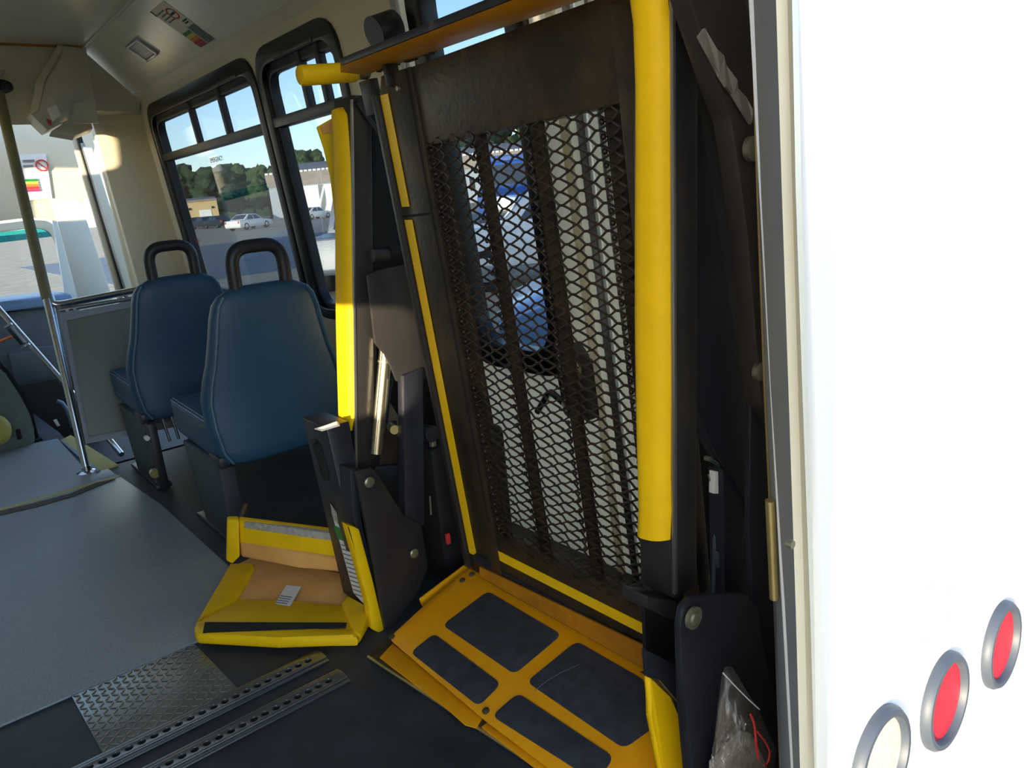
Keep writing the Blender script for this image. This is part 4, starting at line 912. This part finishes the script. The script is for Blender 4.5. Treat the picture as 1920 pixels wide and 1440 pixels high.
# plastic document bag hanging in the corner by the rear door
pbag = bpy.data.materials.new('clear_plastic'); pbag.use_nodes = True
_n = pbag.node_tree; _o = _n.nodes['Material Output']; _n.nodes.remove(_n.nodes['Principled BSDF'])
_t = _n.nodes.new('ShaderNodeBsdfTransparent'); _t.inputs[0].default_value = (.86, .86, .84, 1); _g = _n.nodes.new('ShaderNodeBsdfGlossy'); _g.inputs['Roughness'].default_value = .12
_d = _n.nodes.new('ShaderNodeBsdfDiffuse'); _d.inputs[0].default_value = (.42, .36, .30, 1)
_m1 = _n.nodes.new('ShaderNodeMixShader'); _m2 = _n.nodes.new('ShaderNodeMixShader'); _m1.inputs[0].default_value = .20; _m2.inputs[0].default_value = .16
_nz = _n.nodes.new('ShaderNodeTexNoise'); _nz.inputs['Scale'].default_value = 22; _bp = _n.nodes.new('ShaderNodeBump'); _bp.inputs['Strength'].default_value = .6; _bp.inputs['Distance'].default_value = .02
_n.links.new(_nz.outputs['Fac'], _bp.inputs['Height']); _n.links.new(_bp.outputs[0], _g.inputs['Normal'])
_n.links.new(_t.outputs[0], _m1.inputs[1]); _n.links.new(_d.outputs[0], _m1.inputs[2]); _n.links.new(_m1.outputs[0], _m2.inputs[1]); _n.links.new(_g.outputs[0], _m2.inputs[2]); _n.links.new(_m2.outputs[0], _o.inputs[0])
bag = thing('plastic_bag', PX(1390, 1440, 'y', .52), 'clear plastic bag with papers and red string hanging beside the door jamb', 'bag')
bout = [(1354, 1262), (1360, 1250), (1372, 1250), (1384, 1268), (1400, 1296), (1420, 1326), (1440, 1370), (1456, 1406), (1452, 1440), (1446, 1500), (1324, 1500), (1330, 1440), (1338, 1390), (1346, 1320)]
bm = bmesh.new(); rings = []; cx_, cy_ = 1388, 1400
for k in range(7):
    s = 1 - k/7
    ring = []
    for i, (a, b) in enumerate(bout):
        px_, py_ = cx_ + (a-cx_)*s, cy_ + (b-cy_)*s
        wob = (math.sin(i*2.3 + k*1.7) + math.sin(i*1.1 - k*2.9)) * .006
        ring.append(bm.verts.new(PX(px_, py_, 'y', .545 - .035*(1-s)**.6 + wob)))
    rings.append(ring)
nb2 = len(bout)
for a, b in zip(rings[:-1], rings[1:]):
    for i in range(nb2): bm.faces.new((a[i], a[(i+1) % nb2], b[(i+1) % nb2], b[i]))
cv_ = bm.verts.new(PX(cx_, cy_, 'y', .51))
for i in range(nb2): bm.faces.new((rings[-1][i], rings[-1][(i+1) % nb2], cv_))
from_bm('film', bm, pbag, bag, True)
def bagt(name, pts, r, m, y=.505): tube(name, [PX(*p, 'y', y) for p in pts], r, m, bag, seg=6, rad=.01)
bagt('string', ((1407, 1340), (1413, 1352), (1416, 1372), (1418, 1400), (1422, 1424)), .0018, M_red)
bagt('string', ((1420, 1372), (1436, 1392), (1444, 1410), (1440, 1430), (1432, 1436)), .0014, M_red)
pquad('papers', [PX(*p, 'y', .545) for p in ((1336, 1430), (1352, 1418), (1392, 1372), (1410, 1376), (1440, 1440), (1440, 1520), (1330, 1520))], .006, M_velcro_w, bag, bev=.001)
bagt('crease', ((1356, 1262), (1378, 1286), (1404, 1312), (1424, 1330)), .0009, M_paper, .512)

# ==================================================================== REAR EXTERIOR
RV, RLN = YR - .01 - RK*.9, -RK
def PR(px, py): return PX(px, py, 'y', RV, RLN)
nrm_r = Vector((0, -1, RK)).normalized()
def lamp(px, py, r, lens, label, nm):
    c0 = PR(px, py); t = thing(nm, c0, label, 'lamp', 'round lamps on the rear panel')
    lathe('grommet', [(r, 0), (r, .006), (r*.93, .012), (r*.84, .012), (r*.79, .006), (r*.78, .0)], c0, nrm_r, M_grommet, t, 40)
    lathe('lens', [(r*.80, .001), (r*.79, .004), (r*.5, .0055), (.002, .006)], c0, nrm_r, lens, t, 40)
    return t
lamp(1645, 1424, .066, M_wlens, 'round clear reversing lamp in a grey rubber grommet, lowest on the white panel', 'reversing_lamp')
lamp(1765, 1312, .066, M_lens, 'round red tail lamp in a grey grommet between a clear lamp and another red lamp', 'tail_lamp')
lamp(1871, 1207, .066, M_lens, 'round red tail lamp in a grey grommet, highest of the row', 'tail_lamp')
gq = PR(1722, 1225)
def FG(u, v, w): 
    z = gq.z + v; return Vector((gq.x + u, RV - RLN*z - .0008 - w, z))
text('number_ghost', '36', .115, FG, M_ghost, rw, th=.0004)
# ==================================================================== OUTDOORS
GZ = -.74
def car(name, loc, ang, paint, label, prof, L, Wd, glass, wheels, wr=.33, group=None, cat='car', bed=None, tail=False):
    """prof: side outline of the body (x forward, z); glass: list of side window outlines; wheels: x of the axles"""
    t = thing(name, (0, 0, 0), label, cat, group)
    side = lambda off: (lambda u, v, w: Vector((u, off + w, v)))
    plate('body', [rnd(prof, .06)], Wd, side(-Wd/2), paint, t, .05)
    if glass:
        cab_o, wins = glass
        # cabin, narrower than the body
        n_ = len(cab_o); lo, hi = min(p[1] for p in cab_o), max(p[1] for p in cab_o)
        yw = lambda v: Wd/2 * (1 - .20*(v - lo)/(hi - lo)) - .01
        for s in ():
            pass
        hexa('cabin', [Vector((p[0], -yw(p[1]), p[1])) for p in cab_o], [Vector((p[0], yw(p[1]), p[1])) for p in cab_o], paint, t, .03)
        for wpl in wins:
            for s in (-1, 1):
                hexa('side_glass', [Vector((p[0], s*(yw(p[1]) + .004), p[1])) for p in wpl], [Vector((p[0], s*(yw(p[1]) - .02), p[1])) for p in wpl], M_cglass, t, .0)
        (a, b) = cab_o[0], cab_o[1]
        for (a, b), nm in (((cab_o[0], cab_o[1]), 'windscreen'), ((cab_o[-2], cab_o[-1]), 'rear_glass')):
            d = Vector((b[0]-a[0], 0, b[1]-a[1])); o_ = Vector((-d.z, 0, d.x)).normalized() * (.012)
            if nm == 'windscreen' and o_.x < 0 or nm == 'rear_glass' and o_.x > 0: o_ = -o_
            A, B = Vector((a[0], 0, a[1])) + d*.12, Vector((a[0], 0, a[1])) + d*.88
            ya, yb = yw(A.z) * .86, yw(B.z) * .86
            q = [A + Vector((0, -ya, 0)), A + Vector((0, ya, 0)), B + Vector((0, yb, 0)), B + Vector((0, -yb, 0))]
            hexa(nm, [p - o_ for p in q], [p + o_ for p in q], M_cglass, t, 0)
    for x in wheels:
        for s in (-1, 1):
            wh = lathe('wheel', [(wr*.55, -.10), (wr*.93, -.11), (wr, -.07), (wr, .07), (wr*.93, .11), (wr*.62, .11), (wr*.58, .07), (.02, .07)], (x, s*(Wd/2 - .10), wr), (0, s, 0), M_tyre, t, 20)
            lathe('hub', [(wr*.58, .06), (wr*.56, .09), (wr*.2, .10), (.01, .10)], (x, s*(Wd/2 - .10), wr), (0, s, 0), M_alu, t, 16)
    for s in (-1, 1):
        box('head_lamp', (L/2 - .03, s*Wd*.36, prof[0][1] + .38), (.06, .26, .12), M_lens2, t, .01)
        box('tail_lamp', (-L/2 + .03, s*Wd*.42, prof[0][1] + .50), (.06, .16, .24), M_redl, t, .01)
    if bed:
        box('bed_floor', ((bed[0]+bed[1])/2, 0, bed[2]), (bed[1]-bed[0], Wd*.84, .02), M_dark, t, 0)
    t.location = (loc[0], loc[1], GZ); t.rotation_euler = (0, 0, ang)
    return t
SED = dict(prof=[(2.25, .24), (2.3, .62), (1.9, .78), (.9, .88), (-1.7, .94), (-2.25, .90), (-2.3, .40), (-2.2, .24)], L=4.6, Wd=1.8,
    glass=([(1.0, .86), (.35, 1.38), (-.75, 1.42), (-1.6, .92)], [[(.72, .93), (.28, 1.30), (-.22, 1.33), (-.22, .93)], [(-.32, .93), (-.32, 1.33), (-.72, 1.34), (-1.25, .95)]]), wheels=(1.4, -1.4))
PKP = dict(prof=[(2.65, .42), (2.75, .85), (2.6, 1.08), (1.35, 1.16), (-.6, 1.18), (-.65, 1.16), (-2.75, 1.16), (-2.8, .50), (-2.7, .42)], L=5.5, Wd=1.95,
    glass=([(1.45, 1.13), (.75, 1.82), (-.45, 1.86), (-.66, 1.14)], [[(1.08, 1.22), (.66, 1.72), (.2, 1.76), (.2, 1.22)], [(.1, 1.22), (.1, 1.76), (-.40, 1.77), (-.54, 1.22)]]), wheels=(1.75, -1.65), wr=.38)
FWD = math.pi/2
IMR = Vector((.768, -.640, 0))
p_ = PX(590, 563, 'z', GZ) + Vector((.6, .8, 0))*2.9 + Vector((.8, -.6, 0))*.95
car('pickup_truck', (p_.x, p_.y), math.atan2(.8, .6), M_cars, 'silver pickup truck parked on the lot, bed towards the yellow arm pad', **PKP, cat='truck')
p_ = PX(812, 556, 'z', GZ) + IMR*2.75 + Vector((.64, .768, 0))*.95
car('pickup_truck', (p_.x, p_.y), math.atan2(.64, -.768), M_carw, 'white pickup truck seen through the lift door window', **PKP, cat='truck')
p_ = PX(945, 690, 'z', GZ) + IMR*2.3 + Vector((.64, .768, 0))*.0
car('sedan', (p_.x, p_.y), math.atan2(.64, -.768), M_carp, 'sedan bonnet coloured with a sky reflection, low in the lift door window', **SED)
p_ = PX(590, 408, 'z', GZ); car('sedan', (p_.x*.9, p_.y*.9), .4, M_carw, 'white sedan parked before the long white warehouse', **SED, group='parked cars beyond the lot')
p_ = PX(468, 424, 'z', GZ); car('sedan', (p_.x*.85, p_.y*.85), .5, M_carw, 'white sedan parked apart from the dark cars', **SED, group='parked cars beyond the lot')
for k, px_ in enumerate((338, 362, 386, 410)):
    p_ = PX(px_, 427 - k*1.0, 'z', GZ)*.9; p_.z = 0
    car('sedan', (p_.x, p_.y), FWD + .15, M_card, 'dark blue sedan in the row before the tan building', **SED, group='row of dark sedans')
# blue tractor truck seen through the lift door window
tk = thing('tractor_truck', (0, 0, 0), 'blue tractor truck behind the white pickup in the lift door window', 'truck')
plate('cab', [rnd([(1.2, .6), (1.25, 1.5), (.4, 1.75), (.1, 2.75), (-1.0, 2.85), (-1.1, .6)], .08)], 2.3, lambda u, v, w: Vector((u, -1.15 + w, v)), M_carb, tk, .06)
hexa('windscreen', [Vector((.37, -1.0, 1.85)), Vector((.37, 1.0, 1.85)), Vector((.14, .95, 2.6)), Vector((.14, -.95, 2.6))], [Vector((.45, -1.0, 1.87)), Vector((.45, 1.0, 1.87)), Vector((.22, .95, 2.62)), Vector((.22, -.95, 2.62))], M_cglass, tk, 0)
for s in (-1, 1):
    box('side_glass', (-.35, s*1.15, 2.15), (.8, .03, .6), M_cglass, tk, .01)
    box('mirror', (.3, s*1.45, 2.0), (.08, .2, .5), M_dark, tk, .02)
    beam('mirror_arm', (.3, s*1.1, 2.2), (.3, s*1.45, 2.2), .03, .03, M_alu, tk)
    for x in (.7, -2.0, -3.1): lathe('wheel', [(.28, -.14), (.5, -.15), (.52, .15), (.3, .15), (.02, .08)], (x, s*1.0, .52), (0, s, 0), M_tyre, tk, 22)
    cyl('exhaust_stack', (-1.25, s*.95, .8), (-1.25, s*.95, 3.2), .08, M_chrome, tk)
box('chassis', (-1.7, 0, .75), (4.2, .9, .25), M_dark, tk, .02); box('grille', (1.27, 0, 1.05), (.06, 1.2, .7), M_chrome, tk, .02)
box('sleeper', (-.95, 0, 1.9), (.9, 2.3, 2.2), M_carb, tk, .08)
p_ = PX(965, 436, 'z', GZ); tk.location = (p_.x, p_.y, GZ); tk.rotation_euler = (0, 0, FWD + 2.3)
# buildings
def shed(name, a, b, depth, zt, m, label, roofz=None, edge=True, trim=M_trimw, roof=M_roof, rise=.6):
    a = Vector((a.x, a.y, GZ)); b = Vector((b.x, b.y, GZ)); d = (b-a); nrm = Vector((-d.y, d.x, 0)).normalized()
    if nrm.y < 0: nrm = -nrm
    t = thing(name, (a+b)/2, label, 'building'); up = Vector((0, 0, 1))
    h = zt - GZ
    hexa('walls', [a, b, b + nrm*depth, a + nrm*depth], [p + up*h for p in (a, b, b + nrm*depth, a + nrm*depth)], m, t, 0)
    o = -nrm*.5; u0 = up*h
    hexa('roof', [a + u0 + o, b + u0 + o, b + nrm*depth + u0 - o, a + nrm*depth + u0 - o], [a + u0 + o + up*.2, b + u0 + o + up*.2, b + nrm*depth*.5 + u0 + up*rise*3, a + nrm*depth*.5 + u0 + up*rise*3], roof, t, 0)
    return t, a, b, d.normalized(), nrm, h
wa, wb = PX(500, 331, 'z', 5.2), PX(1010, 281, 'z', 5.2)
t_, a_w, b_w, dx_, nx_, h_ = shed('warehouse', wa, wb, 20, 5.2, M_white2, 'long white warehouse with grey roof before the trees')
Lw = (b_w - a_w).length
up = Vector((0, 0, 1))
for k in range(60):            # white scalloped eave of the roof sheets
    p = a_w + dx_*(Lw*(k+.5)/60) - nx_*.55 + up*(h_ + .25)
    box('eave_cap', p, (Lw/60*.75, .3, .26), M_trimw, t_, .05, Matrix.Rotation(math.atan2(dx_.y, dx_.x), 3, 'Z'))
hexa('fascia', [a_w - nx_*.3 + up*(h_-1.5), b_w - nx_*.3 + up*(h_-1.5), b_w + up*(h_-1.5), a_w + up*(h_-1.5)], [a_w - nx_*.6 + up*h_, b_w - nx_*.6 + up*h_, b_w + up*h_, a_w + up*h_], M_roof, t_, 0)
for f in (.10, .19, .30, .5): 
    p = a_w + dx_*(Lw*f); hexa('bay_door', [p - nx_*.1, p + dx_*6 - nx_*.1, p + dx_*6 + nx_*.1, p + nx_*.1], [q_ + up*4.2 for q_ in (p - nx_*.1, p + dx_*6 - nx_*.1, p + dx_*6 + nx_*.1, p + nx_*.1)], M_trimw, t_, 0)
ta, tb = PX(318, 424, 'y', 118), PX(413, 414, 'y', 116)
zt_ = PX(380, 377, 'y', 117).z
t2_, a2, b2, d2_, n2_, h2 = shed('outbuilding', ta, tb, 8, zt_, M_tanb, 'low tan outbuilding with a white door behind dark cars', roof=M_roof, rise=.2)
L2 = (b2-a2).length; p = a2 + d2_*(L2*.62)
hexa('white_door', [p - n2_*.08, p + d2_*1.7 - n2_*.08, p + d2_*1.7 + n2_*.08, p + n2_*.08], [q_ + up*2.3 for q_ in (p - n2_*.08, p + d2_*1.7 - n2_*.08, p + d2_*1.7 + n2_*.08, p + n2_*.08)], M_trimw, t2_, 0)
for f in (.45, .9):
    q = a2 + d2_*(L2*f) - n2_*.1 + up*(h2*.72); box('wall_lamp', q, (.25, .25, .3), M_dark, t2_, .02)
# trees
def tree(px, topy, dist, rad, m, label, sd_):
    rg = random.Random(sd_); d = ray(px, topy); d = d / math.hypot(d.x, d.y); base = CAM + d*dist; top = base.z
    base = Vector((base.x, base.y, GZ)); H = top - GZ
    t = thing('tree', base, label, 'tree', 'trees behind the lot')
    cyl('trunk', base, base + Vector((0, 0, H*.55)), .35, M_bark, t, r1=.18, seg=10)
    bm = bmesh.new()
    for k in range(46):
        a = rg.uniform(0, 2*PI); z = H * rg.uniform(.25, .97); prof_ = math.sin(PI * min(1, (z/H - .12) / .92)) ** .6
        rr = rad * prof_ * math.sqrt(rg.uniform(.1, 1)) * .85; r = rad * rg.uniform(.16, .30)
        c_ = base + Vector((rr*math.cos(a), rr*math.sin(a), min(z, H - r*.7)))
        res = bmesh.ops.create_icosphere(bm, subdivisions=2, radius=r, matrix=Matrix.Translation(c_))
        for v in res['verts']:
            dv = (v.co - c_); v.co = c_ + dv * (1 + rg.uniform(-.35, .35))
    from_bm('crown', bm, m, t)
tl = ('yellow-green tree in the belt behind the tan outbuilding', 'dark green tree in the belt behind the tan outbuilding')
for k, (px, ty, rad) in enumerate(((300, 318, 5), (335, 312, 6), (368, 322, 5), (400, 316, 6), (432, 312, 6.5), (464, 318, 5.5), (495, 312, 6), (524, 314, 5))):
    tree(px, ty, 138 + 13*(k % 3), rad*.7, (M_leaf, M_leaf2)[k % 2], tl[k % 2], k)
tree(574, 284, 144, 4.0, M_leaf, 'tall rounded tree rising over the warehouse roof', 31)
for k, (px, ty, rad) in enumerate(((612, 300, 5), (648, 296, 6), (690, 290, 6), (735, 280, 6), (780, 270, 6.5), (825, 262, 6.5), (870, 240, 8), (915, 222, 8.5), (960, 226, 8), (1005, 232, 8))):
    tree(px, ty, 138 + 13*(k % 3), rad*.7, (M_leaf2, M_leaf)[k % 2], ('dark green tree in the belt behind the long warehouse', 'yellow-green tree in the belt behind the long warehouse')[k % 2], 50 + k)
# hedge of undergrowth closing the belt
hv, hf = [], []
for k in range(60):
    px = 240 + k*14; d = ray(px, 380); d = d / math.hypot(d.x, d.y); b0 = CAM + d*182
    for z in (GZ, 6.0 + 1.6*math.sin(k*.9) + random.uniform(-.8, .8)): hv.append((b0.x, b0.y, z)); hv.append((b0.x + 2, b0.y + 4, z))
for k in range(59):
    a = 4*k; b = 4*(k+1); hf += [(a, b, b+2, a+2), (a+1, b+1, b+3, a+3), (a+2, b+2, b+3, a+3)]
hg = mesh('undergrowth', hv, hf, M_leaf2); tag(hg, 'dark green undergrowth filling the tree belt', 'undergrowth', kind='stuff')
bpy.context.view_layer.update()
